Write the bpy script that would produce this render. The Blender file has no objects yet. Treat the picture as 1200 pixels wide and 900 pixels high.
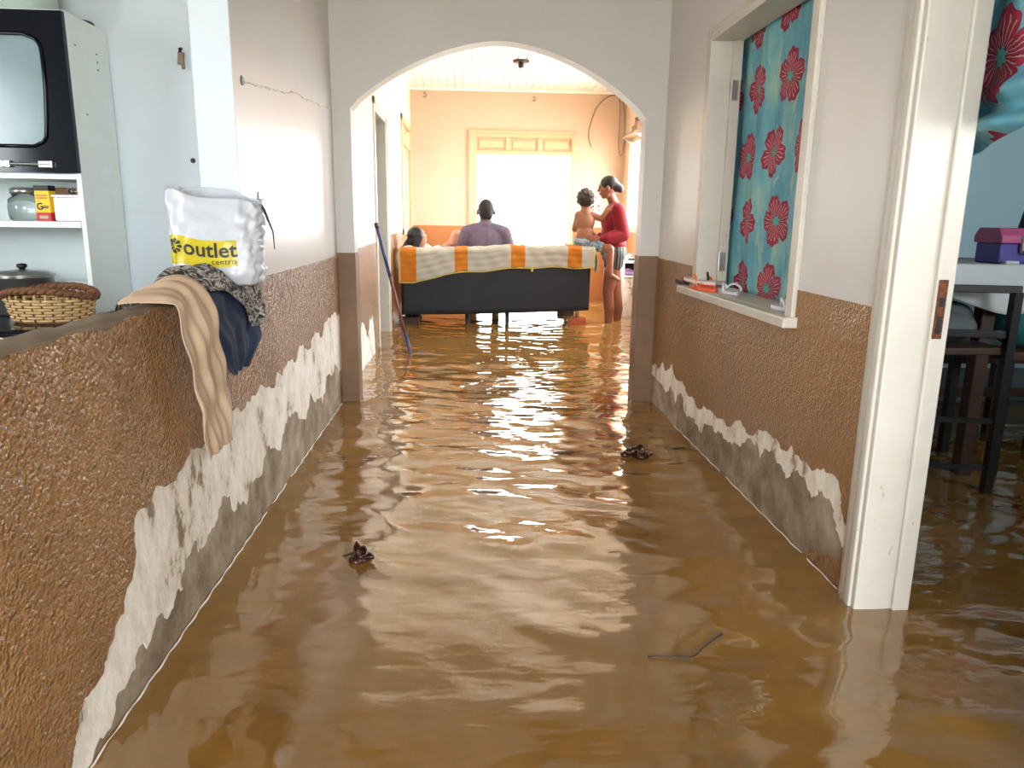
import bpy, bmesh, math, random
import numpy as np
from mathutils import Vector, Matrix, Euler

random.seed(7)
scene = bpy.context.scene
COL = scene.collection

# ------------------------------------------------------------------ camera
cam_d = bpy.data.cameras.new('camera')
cam = bpy.data.objects.new('camera', cam_d)
COL.objects.link(cam)
scene.camera = cam
cam_d.sensor_fit = 'HORIZONTAL'
cam_d.sensor_width = 36.0
cam_d.lens = 864.57 / 1200 * 36.0
cam_d.clip_start = 0.05
_p, _y, _r = (math.radians(a) for a in (-12.4946, 3.456, 0.786))
_f = Vector((math.sin(_y) * math.cos(_p), math.cos(_y) * math.cos(_p), math.sin(_p)))
_rt = Vector((math.cos(_y), -math.sin(_y), 0))
_up = _rt.cross(_f)
_r2 = math.cos(_r) * _rt + math.sin(_r) * _up
_u2 = -math.sin(_r) * _rt + math.cos(_r) * _up
m = Matrix((_r2, _u2, -_f)).transposed().to_4x4()
m.translation = (0, 0, 1.08)
cam.matrix_world = m

# ------------------------------------------------------------------ world: bright overcast sky
world = bpy.data.worlds.new('overcast_sky')
scene.world = world
world.use_nodes = True
wn = world.node_tree
wn.nodes['Background'].inputs[0].default_value = (0.93, 0.97, 1.0, 1)
wn.nodes['Background'].inputs[1].default_value = 23.0
vs = scene.view_settings
vs.view_transform = 'Standard'
vs.look = 'None'
vs.exposure = 0.0
vs.gamma = 1.0
vs.use_curve_mapping = False
scene.cycles.max_bounces = 10
scene.cycles.diffuse_bounces = 6
scene.cycles.glossy_bounces = 5
scene.cycles.sample_clamp_indirect = 12.0
scene.cycles.use_denoising = True


def portal(name, loc, sx, sy, direction):
    """sampling portal for the sky light that comes in through an opening"""
    l = bpy.data.lights.new(name, 'AREA')
    l.shape = 'RECTANGLE'
    l.size, l.size_y = sx, sy
    l.cycles.is_portal = True
    o = bpy.data.objects.new(name, l)
    COL.objects.link(o)
    o.location = loc
    o.rotation_euler = Vector(direction).to_track_quat('-Z', 'Y').to_euler()
    return o


portal('portal_front_door', (0.75, 10.56, 1.0), 1.35, 2.0, (0, -1, 0))
portal('portal_living_window', (2.26, 8.275, 1.6), 1.45, 1.7, (-1, 0, 0))
portal('portal_living_small_window', (2.26, 9.55, 1.55), 0.9, 1.1, (-1, 0, 0))
portal('portal_living_added_window', (2.26, 5.95, 1.5), 1.1, 1.0, (-1, 0, 0))  # serves the added, unseen near opening
portal('portal_hall_rear', (0.18, -2.62, 1.35), 1.85, 2.0, (0, 1, 0))
portal('portal_kitchen_window', (-3.02, 1.3, 1.5), 1.0, 0.8, (1, 0, 0))
portal('portal_bedroom_window', (2.9, 0.0, 1.75), 1.6, 0.9, (0, 1, 0))

# ------------------------------------------------------------------ materials
MATS = {}


def lin(c):
    return tuple(((v / 255) / 12.92 if v / 255 <= 0.04045 else (((v / 255) + 0.055) / 1.055) ** 2.4) for v in c)


class NT:
    """small node-tree helper"""
    def __init__(s, name):
        s.m = bpy.data.materials.new(name)
        s.m.use_nodes = True
        s.t = s.m.node_tree
        s.b = s.t.nodes['Principled BSDF']
        s.out = s.t.nodes['Material Output']
        s.tc = s.t.nodes.new('ShaderNodeTexCoord')

    def n(s, typ, **k):
        nd = s.t.nodes.new(typ)
        for a, v in k.items():
            setattr(nd, a, v)
        return nd

    def link(s, a, b):
        s.t.links.new(a, b)

    def math(s, op, a, b=None, c=None, clamp=False):
        nd = s.n('ShaderNodeMath', operation=op)
        nd.use_clamp = clamp
        for i, v in enumerate((a, b, c)):
            if v is None:
                continue
            if isinstance(v, (int, float)):
                nd.inputs[i].default_value = v
            else:
                s.link(v, nd.inputs[i])
        return nd.outputs[0]

    def noise(s, scale, detail=4, rough=0.55, vec=None, stretch=None, coord='Object', dist=0.0):
        nd = s.n('ShaderNodeTexNoise')
        nd.inputs['Scale'].default_value = scale
        nd.inputs['Detail'].default_value = detail
        nd.inputs['Roughness'].default_value = rough
        nd.inputs['Distortion'].default_value = dist
        v = vec if vec is not None else s.tc.outputs[coord]
        if stretch:
            mp = s.n('ShaderNodeMapping')
            mp.inputs['Scale'].default_value = stretch
            s.link(v, mp.inputs['Vector'])
            v = mp.outputs[0]
        s.link(v, nd.inputs['Vector'])
        return nd.outputs['Fac']

    def ramp(s, fac, stops):
        nd = s.n('ShaderNodeValToRGB')
        cr = nd.color_ramp
        while len(cr.elements) < len(stops):
            cr.elements.new(0.5)
        for e, (p, c) in zip(cr.elements, stops):
            e.position = p
            e.color = (*c, 1) if len(c) == 3 else c
        s.link(fac, nd.inputs[0])
        return nd.outputs[0]

    def mix(s, fac, a, b):
        nd = s.n('ShaderNodeMix', data_type='RGBA')
        for i, v in ((0, fac), (6, a), (7, b)):
            if isinstance(v, (int, float)):
                nd.inputs[i].default_value = v
            elif isinstance(v, tuple):
                nd.inputs[i].default_value = (*v, 1) if len(v) == 3 else v
            else:
                s.link(v, nd.inputs[i])
        return nd.outputs[2]

    def bump(s, h, strength, distance=0.01):
        nd = s.n('ShaderNodeBump')
        nd.inputs['Strength'].default_value = strength
        nd.inputs['Distance'].default_value = distance
        s.link(h, nd.inputs['Height'])
        s.link(nd.outputs[0], s.b.inputs['Normal'])
        return nd

    def set(s, color=None, rough=None, metal=None, **k):
        if color is not None:
            if isinstance(color, tuple):
                s.b.inputs['Base Color'].default_value = (*color, 1)
            else:
                s.link(color, s.b.inputs['Base Color'])
        if rough is not None:
            if isinstance(rough, (int, float)):
                s.b.inputs['Roughness'].default_value = rough
            else:
                s.link(rough, s.b.inputs['Roughness'])
        if metal is not None:
            s.b.inputs['Metallic'].default_value = metal
        for a, v in k.items():
            s.b.inputs[a.replace('_', ' ')].default_value = v
        return s.m


def simple(name, rgb, rough=0.5, metal=0.0, var=0.12, scale=12, bump=0.0, bscale=60, **k):
    """colour with a little procedural variation"""
    if name in MATS:
        return MATS[name]
    t = NT(name)
    c = lin(rgb)
    f = t.noise(scale, 4)
    d = tuple(max(0, v * (1 - var)) for v in c)
    b = tuple(min(1, v * (1 + var)) for v in c)
    t.set(t.ramp(f, [(0.3, d), (0.7, b)]), rough, metal, **k)
    if bump:
        t.bump(t.noise(bscale, 3), bump, 0.004)
    MATS[name] = t.m
    return t.m


def wall_paint(name, rgb, rough=0.35, bump=0.12, stain=0.08, spec=0.5, blotch=None):
    t = NT(name)
    c = lin(rgb)
    f = t.noise(2.2, 5, 0.6)
    d = tuple(v * (1 - stain) for v in c)
    col = t.ramp(f, [(0.3, d), (0.65, c)])
    t.set(col, rough, Specular_IOR_Level=spec)
    h = t.math('ADD', t.noise(5, 4, 0.5), t.math('MULTIPLY', t.noise(60, 3), 0.12))
    t.bump(h, bump, 0.02)
    MATS[name] = t.m
    return t.m


def dado_paint(name, rgb, rough=0.28, bump=0.55, spec=0.5):
    """glossy paint over a rough, pebbly render coat"""
    t = NT(name)
    c = lin(rgb)
    f = t.noise(3, 5, 0.6)
    col = t.ramp(f, [(0.3, tuple(v * 0.82 for v in c)), (0.7, tuple(min(1, v * 1.12) for v in c))])
    v1 = t.n('ShaderNodeTexVoronoi', feature='F1')
    v1.inputs['Scale'].default_value = 125
    v1.inputs['Randomness'].default_value = 1.0
    t.link(t.tc.outputs['Object'], v1.inputs['Vector'])
    dome = t.math('SUBTRACT', 1.0, t.math('POWER', v1.outputs['Distance'], 1.6))
    size = t.math('MULTIPLY', t.ramp(t.noise(40, 3, 0.6), [(0.35, (0.25,) * 3), (0.65, (1, 1, 1))]), dome)
    h = t.math('ADD', size, t.math('MULTIPLY', t.noise(70, 3), 0.8))
    t.bump(h, bump, 0.007)
    t.set(col, rough, Specular_IOR_Level=spec)
    MATS[name] = t.m
    return t.m


wall_paint('hall_paint', (218, 215, 211), 0.30, 0.035, 0.06, 0.6)
wall_paint('arch_backlit_paint', (203, 201, 195), 0.5, 0.08, 0.05)  # greyer than the hall walls: backlit shade of the arch front in the colour
wall_paint('living_paint', (206, 180, 154), 0.5, 0.06, 0.04)
wall_paint('living_left_paint', (250, 245, 236), 0.22, 0.05, 0.04, 0.6)
wall_paint('kitchen_paint', (208, 221, 228), 0.45, 0.08, 0.06)
wall_paint('bedroom_paint', (178, 212, 224), 0.55, 0.08, 0.08)
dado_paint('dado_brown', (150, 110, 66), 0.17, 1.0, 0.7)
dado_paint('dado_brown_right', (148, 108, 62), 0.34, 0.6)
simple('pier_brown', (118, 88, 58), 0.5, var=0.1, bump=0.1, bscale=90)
simple('living_dado', (172, 110, 56), 0.5, var=0.06)


def plaster(name):
    t = NT(name)
    f = t.noise(6, 6, 0.65)
    col = t.ramp(f, [(0.28, lin((104, 84, 62))), (0.48, lin((150, 134, 112))), (0.62, lin((176, 163, 142))), (0.8, lin((205, 196, 180)))])
    t.set(col, 0.85)
    t.bump(t.noise(28, 6, 0.7), 0.5, 0.01)
    MATS[name] = t.m
    return t.m


plaster('raw_plaster')


def limewash(name):
    t = NT(name)
    f = t.noise(9, 7, 0.72, stretch=(1, 1, 0.55))
    col = t.ramp(f, [(0.36, lin((150, 130, 104))), (0.43, lin((232, 224, 208))), (0.58, lin((252, 248, 240)))])
    t.set(col, 0.8)
    t.bump(t.noise(22, 6, 0.7), 0.55, 0.012)
    MATS[name] = t.m
    return t.m


limewash('flaking_limewash')
simple('cement_cap', (128, 112, 90), 0.75, var=0.25, scale=9, bump=0.5, bscale=25)
simple('cream_gloss', (232, 226, 210), 0.35, var=0.06, scale=5, bump=0.08, bscale=30)


def chipped_wood_paint(name, rgb):
    t = NT(name)
    c = lin(rgb)
    base = t.ramp(t.noise(4, 5, 0.6), [(0.3, tuple(v * 0.9 for v in c)), (0.7, c)])
    chip = t.math('LESS_THAN', t.noise(26, 6, 0.7, stretch=(1, 1, 0.35)), 0.335)
    col = t.mix(t.math('MULTIPLY', chip, 0.55), base, lin((150, 132, 108)))
    t.set(col, 0.42)
    t.bump(t.noise(18, 5, 0.6), 0.18, 0.008)
    MATS[name] = t.m
    return t.m


chipped_wood_paint('frame_paint', (208, 204, 192))
chipped_wood_paint('window_frame_paint', (210, 204, 191))
simple('door_frame_tan', (206, 176, 138), 0.45, var=0.07)
simple('white_pvc', (250, 247, 240), 0.4, var=0.03)
simple('white_paint', (240, 240, 236), 0.35, var=0.03)
simple('rust', (110, 66, 40), 0.8, 0.3, var=0.5, scale=90, bump=0.5, bscale=150)
simple('steel', (190, 190, 188), 0.28, 0.9, var=0.1)
simple('chrome', (225, 228, 230), 0.12, 1.0, var=0.03)
simple('black_gloss', (8, 12, 22), 0.1, var=0.1, Specular_IOR_Level=0.25)
simple('black_plastic', (22, 22, 24), 0.4, var=0.15)
simple('cabinet_white', (222, 230, 226), 0.4, var=0.03)
simple('cabinet_back', (205, 216, 216), 0.45, var=0.04)
simple('white_plastic', (236, 238, 240), 0.35, var=0.03)
simple('outside_ground', (205, 198, 186), 0.9, var=0.1, scale=2)
simple('concrete_floor', (120, 105, 88), 0.9)
simple('brick_red', (178, 92, 62), 0.85, var=0.25, scale=30, bump=0.5, bscale=60)
simple('sofa_fabric', (36, 40, 47), 0.8, var=0.15, scale=5, bump=0.25, bscale=300)
simple('sofa_dark', (26, 27, 30), 0.85)
simple('wood_dark', (62, 38, 24), 0.5, var=0.3, scale=8)
simple('wood_board', (128, 96, 66), 0.6, var=0.2, scale=8)

# ---------------------------------------------- muddy water
def water_mat():
    t = NT('muddy_water')
    silt = t.noise(1.6, 6, 0.62, stretch=(1.0, 0.7, 1), dist=0.6)
    col = t.ramp(silt, [(0.32, lin((126, 91, 40))), (0.52, lin((141, 104, 50))), (0.68, lin((151, 115, 62)))])
    t.set(col, 0.02, IOR=2.0, Specular_IOR_Level=0.5)
    fine = t.math('ADD', t.noise(11, 2, 0.45, stretch=(0.6, 1.5, 1), dist=0.5), t.math('MULTIPLY', t.noise(34, 2, 0.4, stretch=(0.7, 1.4, 1)), 0.22))
    t.bump(fine, 0.2, 0.01)
    MATS['muddy_water'] = t.m


water_mat()


def glass_mat(name, rgb, alpha_rough=0.05, trans=1.0):
    t = NT(name)
    t.set(lin(rgb), alpha_rough, IOR=1.45, Transmission_Weight=trans)
    MATS[name] = t.m


glass_mat('clear_glass', (235, 240, 240))


# ---------------------------------------------- printed flower cloth (UV in metres)
def flower_cloth(name, shift=(0, 0), bg1=(78, 146, 174), bg2=(112, 176, 188)):
    t = NT(name)
    uvn = t.n('ShaderNodeUVMap')
    sep = t.n('ShaderNodeSeparateXYZ')
    t.link(uvn.outputs[0], sep.inputs[0])
    cw, ch = 0.31, 0.30
    u = t.math('DIVIDE', t.math('ADD', sep.outputs[0], shift[0]), cw)
    v0 = t.math('DIVIDE', t.math('ADD', sep.outputs[1], shift[1]), ch)
    row = t.math('FLOOR', v0)
    u = t.math('ADD', u, t.math('MULTIPLY', t.math('SINE', t.math('MULTIPLY', row, 2.4)), 0.16))
    ci = t.math('FLOOR', u)
    v = t.math('ADD', v0, t.math('MULTIPLY', t.math('SINE', t.math('ADD', t.math('MULTIPLY', ci, 1.9), t.math('MULTIPLY', row, 0.0))), 0.0))
    pu = t.math('MULTIPLY', t.math('SUBTRACT', t.math('FRACT', u), 0.5), cw)
    pv = t.math('MULTIPLY', t.math('SUBTRACT', t.math('FRACT', v), 0.5), ch)
    r = t.math('SQRT', t.math('ADD', t.math('MULTIPLY', pu, pu), t.math('MULTIPLY', pv, pv)))
    seed = t.math('ADD', t.math('MULTIPLY', ci, 1.7), t.math('MULTIPLY', row, 2.9))
    ang = t.math('ADD', t.math('ARCTAN2', pv, pu), seed)
    lobe = t.math('POWER', t.math('ABSOLUTE', t.math('COSINE', t.math('MULTIPLY', ang, 2.5))), 0.42)
    wob = t.math('MULTIPLY', t.math('SINE', t.math('MULTIPLY', ang, 17)), 0.004)
    R = t.math('ADD', t.math('ADD', 0.056, t.math('MULTIPLY', lobe, 0.057)), wob)
    petal = t.math('LESS_THAN', r, R)
    core = t.math('LESS_THAN', r, t.math('ADD', 0.022, t.math('MULTIPLY', t.math('SINE', t.math('MULTIPLY', ang, 7)), 0.005)))
    streak = t.math('GREATER_THAN', t.math('SINE', t.math('ADD', t.math('MULTIPLY', ang, 27), t.math('MULTIPLY', t.noise(30, 2, coord='UV'), 8))), 0.8)
    streak = t.math('MULTIPLY', streak, t.math('MULTIPLY', t.math('GREATER_THAN', r, 0.026), t.math('LESS_THAN', r, t.math('SUBTRACT', R, 0.018))))
    bgf = t.noise(7, 4, 0.6, coord='UV', stretch=(1.4, 0.5, 1))
    bg = t.ramp(bgf, [(0.3, lin(bg1)), (0.52, lin(bg2)), (0.72, lin((158, 196, 176)))])
    leaf = t.math('MULTIPLY', t.math('GREATER_THAN', t.noise(9, 2, 0.4, coord='UV', stretch=(1.6, 0.7, 1), dist=0.8), 0.66), 0.4)
    bg = t.mix(leaf, bg, lin((190, 205, 160)))
    red = t.ramp(t.noise(16, 3, coord='UV'), [(0.3, lin((134, 34, 58))), (0.7, lin((172, 52, 78)))])
    c = t.mix(petal, bg, red)
    c = t.mix(t.math('MULTIPLY', streak, 0.75), c, lin((226, 190, 190)))
    c = t.mix(core, c, lin((84, 168, 158)))
    t.set(c, 0.8)
    t.bump(t.noise(900, 2, coord='UV'), 0.08, 0.001)
    MATS[name] = t.m


flower_cloth('flower_cloth_window', (0.02, 0.11))
flower_cloth('flower_cloth_door', (0.015, -0.076))

# ------------------------------------------------------------------ geometry helpers
ORG = {}


class MB:
    def __init__(s):
        s.v, s.f, s.mi, s.uv = [], [], [], {}

    def add(s, vs, fs, mi=0):
        o = len(s.v)
        s.v += [tuple(p) for p in vs]
        s.f += [tuple(i + o for i in f) for f in fs]
        s.mi += [mi] * len(fs)
        return s

    def box(s, a, b, mi=0):
        (x0, y0, z0), (x1, y1, z1) = a, b
        vs = [(x0, y0, z0), (x1, y0, z0), (x1, y1, z0), (x0, y1, z0), (x0, y0, z1), (x1, y0, z1), (x1, y1, z1), (x0, y1, z1)]
        return s.add(vs, [(0, 3, 2, 1), (4, 5, 6, 7), (0, 1, 5, 4), (1, 2, 6, 5), (2, 3, 7, 6), (3, 0, 4, 7)], mi)

    def obox(s, c, size, rot=(0, 0, 0), mi=0):
        R = Euler(rot).to_matrix()
        h = Vector(size) / 2
        vs = []
        for z in (-1, 1):
            for x, y in ((-1, -1), (1, -1), (1, 1), (-1, 1)):
                vs.append(Vector(c) + R @ Vector((x * h.x, y * h.y, z * h.z)))
        return s.add(vs, [(0, 3, 2, 1), (4, 5, 6, 7), (0, 1, 5, 4), (1, 2, 6, 5), (2, 3, 7, 6), (3, 0, 4, 7)], mi)

    def tube(s, pts, r, n=8, mi=0, caps=True, flat=None):
        pts = [Vector(p) for p in pts]
        rr = r if isinstance(r, (list, tuple)) else [r] * len(pts)
        vs, fs = [], []
        ref = None
        for i, p in enumerate(pts):
            d = (pts[min(i + 1, len(pts) - 1)] - pts[max(i - 1, 0)]).normalized()
            if ref is None:
                ref = Vector((0, 0, 1)) if abs(d.z) < 0.9 else Vector((1, 0, 0))
            a = (ref - d * ref.dot(d)).normalized()
            b = d.cross(a)
            ref = a
            fl = flat or 1.0
            for k in range(n):
                t = 2 * math.pi * k / n
                vs.append(p + rr[i] * (math.cos(t) * a * fl + math.sin(t) * b))
        for i in range(len(pts) - 1):
            for k in range(n):
                fs.append((i * n + k, i * n + (k + 1) % n, (i + 1) * n + (k + 1) % n, (i + 1) * n + k))
        if caps:
            fs.append(tuple(range(n - 1, -1, -1)))
            fs.append(tuple((len(pts) - 1) * n + k for k in range(n)))
        return s.add(vs, fs, mi)

    def lathe(s, c, prof, n=24, mi=0, sx=1, sy=1, axis='z', caps=True):
        vs, fs = [], []
        for r, z in prof:
            for k in range(n):
                t = 2 * math.pi * k / n
                a, b = r * math.cos(t) * sx, r * math.sin(t) * sy
                if axis == 'z':
                    q = (a, b, z)
                elif axis == 'x':
                    q = (z, a, b)
                else:
                    q = (a, z, -b)
                vs.append(Vector(c) + Vector(q))
        for i in range(len(prof) - 1):
            for k in range(n):
                fs.append((i * n + k, i * n + (k + 1) % n, (i + 1) * n + (k + 1) % n, (i + 1) * n + k))
        if caps:
            fs.append(tuple(range(n - 1, -1, -1)))
            fs.append(tuple((len(prof) - 1) * n + k for k in range(n)))
        return s.add(vs, fs, mi)

    def grid(s, fn, nu, nv, mi=0, uvfn=None, matfn=None):
        o = len(s.v)
        for i in range(nu + 1):
            for j in range(nv + 1):
                s.v.append(tuple(fn(i / nu, j / nv)))
                if uvfn:
                    s.uv[len(s.v) - 1] = uvfn(i / nu, j / nv)
        for i in range(nu):
            for j in range(nv):
                a = o + i * (nv + 1) + j
                s.f.append((a, a + nv + 1, a + nv + 2, a + 1))
                s.mi.append(matfn((i + .5) / nu, (j + .5) / nv) if matfn else mi)
        return s

    def prism(s, outline, mapfn, thick, mi=0):
        """closed outline of (u, v) points, mapped by mapfn(u, v, d) and given real thickness"""
        n = len(outline)
        vs = [mapfn(u, v, 0) for u, v in outline] + [mapfn(u, v, thick) for u, v in outline]
        fs = [tuple(range(n)), tuple(range(2 * n - 1, n - 1, -1))]
        fs += [(i, i + n, (i + 1) % n + n, (i + 1) % n) for i in range(n)]
        return s.add(vs, fs, mi)

    def build(s, name, mats, parent=None, smooth=False, loc=None, bevel=0, solid=0, subsurf=0, fixn=True, kind=None, label=None):
        if isinstance(mats, str):
            mats = [mats]
        V = np.array(s.v, dtype=float)
        if parent is not None:
            loc = Vector(ORG[parent.name])
        elif loc is None:
            mn, mx = V.min(0), V.max(0)
            loc = Vector(((mn[0] + mx[0]) / 2, (mn[1] + mx[1]) / 2, mn[2]))
        V = V - np.array(loc)
        me = bpy.data.meshes.new(name)
        me.from_pydata([tuple(p) for p in V], [], s.f)
        for mt in mats:
            me.materials.append(MATS[mt])
        me.polygons.foreach_set('material_index', s.mi)
        if s.uv:
            ul = me.uv_layers.new(name='UVMap')
            for lp in me.loops:
                ul.data[lp.index].uv = s.uv.get(lp.vertex_index, (0, 0))
        if fixn:
            bm = bmesh.new()
            bm.from_mesh(me)
            bmesh.ops.recalc_face_normals(bm, faces=bm.faces)
            big = [f for f in bm.faces if len(f.verts) > 8]
            if big:
                bmesh.ops.triangulate(bm, faces=big, ngon_method='EAR_CLIP')
            bm.to_mesh(me)
            bm.free()
        if smooth:
            me.polygons.foreach_set('use_smooth', [True] * len(me.polygons))
        o = bpy.data.objects.new(name, me)
        COL.objects.link(o)
        ORG[o.name] = tuple(loc)
        if parent is not None:
            o.parent = parent
        else:
            o.location = loc
        if solid:
            md = o.modifiers.new('thickness', 'SOLIDIFY')
            md.thickness = solid
            md.offset = 0
        if bevel:
            md = o.modifiers.new('bevel', 'BEVEL')
            md.width = bevel
            md.segments = 2
            md.limit_method = 'ANGLE'
        if subsurf:
            md = o.modifiers.new('subsurf', 'SUBSURF')
            md.levels = md.render_levels = subsurf
        if kind:
            o['kind'] = kind
        if label:
            o['label'] = label
        return o


def tag(o, label, cat, group=None, kind=None):
    o['label'] = label
    o['category'] = cat
    if group:
        o['group'] = group
    if kind:
        o['kind'] = kind
    return o


def thing(name, label, cat, loc, group=None):
    o = bpy.data.objects.new(name, None)
    o.empty_display_size = 0.1
    COL.objects.link(o)
    o.location = loc
    ORG[o.name] = tuple(loc)
    return tag(o, label, cat, group)


def struct(o, label=None):
    o['kind'] = 'structure'
    if label:
        o['label'] = label
    return o


def fractal(points, amp, levels, seed=0, closed=False):
    """ragged polyline: midpoint displacement of a list of (u, v)"""
    rnd = random.Random(seed)
    pts = list(points)
    for lv in range(levels):
        new = []
        for i in range(len(pts) - 1):
            (a, b), (c, d) = pts[i], pts[i + 1]
            L = math.hypot(c - a, d - b)
            k = amp * L * rnd.uniform(-1, 1)
            nx, ny = -(d - b) / (L + 1e-9), (c - a) / (L + 1e-9)
            new += [(a, b), ((a + c) / 2 + nx * k, (b + d) / 2 + ny * k)]
        new.append(pts[-1])
        pts = new
    return pts


# ================================================================== SETTING
XL, XR, YA = -0.76, 1.125, 4.38         # hall left / right wall planes, arch plane
FL = -0.16                              # submerged floor
CE = 2.78
LX, LR, YF = -0.77, 2.12, 10.40         # living room left, right, far wall planes
DADO = 0.866

fl = struct(MB().box((-3.2, -2.7, FL - 0.1), (4.4, 10.62, FL)).build('floor', 'concrete_floor'))
gr = struct(MB().box((-40, 10.62, -0.3), (40, 90, -0.05)).box((4.4, -40, -0.3), (40, 10.62, -0.05)).box((-40, -40, -0.3), (-3.2, 10.62, -0.05)).box((-3.2, -40, -0.3), (4.4, -2.7, -0.05)).build('ground_outside', 'outside_ground'))

# left hall: low wall (with cement cap) and full-height wall
wl = struct(MB().box((XL - 0.070, -2.6, FL), (XL, 2.59, 0.861 - 0.02)).build('wall_left_low', 'raw_plaster'))
cap = MB()
LOWZ = 0.861


def capfn(u, v):
    y = -2.6 + u * 5.19
    if v < 0.15:
        x, z = XL - 0.070, LOWZ - 0.03 * (1 - v / 0.15)
    elif v > 0.85:
        x, z = XL + 0.0008, LOWZ - 0.006 - 0.03 * (v - 0.85) / 0.15
    else:
        k = (v - 0.15) / 0.7
        x, z = XL - 0.070 + 0.0708 * k, LOWZ - 0.006 * max(0, k - 0.6) / 0.4
    z += 0.0025 * math.sin(y * 23 + v * 3) + 0.002 * math.sin(y * 51 + 1 + v * 9)
    return (x, y, z)


cap.grid(capfn, 160, 20)
cap.build('cap', 'cement_cap', wl, smooth=True)
wlf = struct(MB().box((XL - 0.12, 2.59, FL), (XL, YA, CE)).build('wall_left', 'hall_paint'))
struct(MB().box((XL - 0.125, 2.584, FL), (XL - 0.001, 2.59, CE)).build('wall_left_end', 'kitchen_paint'))


def mapL(off):
    return lambda u, v, d: (XL + off + d, u, v)


def mapR(off):
    return lambda u, v, d: (XR - off - d, u, v)


# plaster, limewash and paint coats, each with its own ragged edge
peelL = [(1.23, 0.0), (1.262, 0.05), (1.285, 0.086), (1.309, 0.134), (1.408, 0.151), (1.47, 0.205), (1.544, 0.272), (1.60, 0.36), (1.629, 0.418), (1.751, 0.437), (1.916, 0.433),
         (2.027, 0.446), (2.246, 0.432), (2.453, 0.447), (2.608, 0.462), (2.839, 0.432), (2.9, 0.48), (2.978, 0.454), (3.206, 0.463), (3.33, 0.52), (3.47, 0.473), (3.72, 0.517), (3.85, 0.50), (4.029, 0.554), (4.2, 0.56), (YA, 0.53)]
peelL = fractal(peelL, 0.22, 3, 3)
whiteL = [(1.30, 0.0), (1.40, 0.02), (1.507, 0.063), (1.653, 0.102), (1.75, 0.09), (1.846, 0.111), (1.95, 0.2), (2.018, 0.154), (2.15, 0.21), (2.294, 0.145), (2.42, 0.12), (2.546, 0.171), (2.7, 0.26), (2.8, 0.2), (2.919, 0.183), (3.05, 0.27), (3.232, 0.206), (3.5, 0.27), (3.7, 0.18), (4.0, 0.25), (4.271, 0.182), (YA, 0.2)]
whiteL = fractal(whiteL, 0.3, 3, 5)
MB().box((XL, 2.59, FL), (XL + 0.001, YA, DADO)).build('plaster_coat', 'raw_plaster', wlf)
up = [(a, b + 0.02) for a, b in peelL]
MB().prism(whiteL + [(YA, 0.57)] + [(a, b) for a, b in reversed(up)] + [(1.2, 0.0)], mapL(0.0008), 0.0016).build('limewash_coat', 'flaking_limewash', wl)
brown = [(-2.6, FL), (1.23, FL)] + peelL + [(YA, DADO), (2.59, DADO)] + fractal([(2.58, LOWZ), (2.2, LOWZ - 0.004), (1.9, LOWZ - 0.008), (1.7, LOWZ - 0.004), (1.55, LOWZ - 0.014), (1.47, LOWZ - 0.006), (1.3, LOWZ - 0.012), (1.1, LOWZ - 0.008), (0.9, LOWZ - 0.012)], 0.06, 4, 77) + [(-2.6, LOWZ - 0.006)]
MB().prism(brown, mapL(0.001), 0.004).build('paint_coat', 'dado_brown', wl)
# crack with lifted plaster edge on the upper wall, and its plug hole
crk = fractal([(2.70, 1.525), (2.9, 1.545), (3.3, 1.585), (3.8, 1.63), (4.1, 1.65), (YA, 1.668)], 0.035, 4, 11)
ck = MB()
ck.tube([(XL + 0.0005, a, b) for a, b in crk], [0.0025 + 0.003 * random.random() for _ in crk], 5)
ck.build('crack_edge', 'flaking_limewash', wlf)
MB().lathe((XL - 0.001, 2.685, 1.527), [(0.016, 0), (0.016, 0.004)], 12, axis='x').build('plug_hole', 'black_plastic', wlf)

# right hall wall with doorway (y<1.88) and window opening
WY0, WY1, WZ0, WZ1 = 2.50, 3.60, 0.765, 1.915
WT = 0.125
wr = MB()
wr.box((XR, 1.90, FL), (XR + WT, WY0, CE)).box((XR, WY1, FL), (XR + WT, YA, CE))
wr.box((XR, WY0, FL), (XR + WT, WY1, WZ0)).box((XR, WY0, WZ1), (XR + WT, WY1, CE))
wr.box((XR, 0.95, 2.0), (XR + WT, 1.90, CE)).box((XR, -2.6, FL), (XR + WT, 0.95, CE))
wro = struct(wr.build('wall_right', 'hall_paint'))
MB().box((XR - 0.001, 1.90, FL), (XR, YA, 0.5)).build('plaster_coat', 'raw_plaster', wro)
peelR = [(YA, 0.23), (4.217, 0.237), (4.15, 0.29), (4.05, 0.26), (3.981, 0.29), (3.93, 0.33), (3.88, 0.27), (3.727, 0.276), (3.65, 0.23), (3.591, 0.217), (3.415, 0.195), (3.30, 0.225), (3.168, 0.219), (2.956, 0.258), (2.85, 0.27), (2.762, 0.259), (2.66, 0.31),
         (2.562, 0.311), (2.482, 0.294), (2.40, 0.33), (2.31, 0.303), (2.162, 0.329), (2.08, 0.33), (2.048, 0.30), (2.03, 0.25), (1.985, 0.2), (1.99, 0.13), (2.0, 0.095), (2.05, 0.06), (2.077, 0.073), (2.12, 0.03), (2.159, 0.049), (2.21, 0.0), (2.25, -0.02)]
peelR = fractal(peelR, 0.2, 3, 21)
whR = [(4.141, 0.161), (3.95, 0.2), (3.702, 0.18), (3.55, 0.12), (3.462, 0.11), (3.25, 0.16), (3.036, 0.159), (2.85, 0.2), (2.658, 0.20), (2.55, 0.26), (2.421, 0.20), (2.3, 0.25), (2.22, 0.206), (2.13, 0.24), (2.069, 0.20), (2.02, 0.15), (2.0, 0.133)]
whR = fractal(whR, 0.3, 3, 23)
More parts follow.
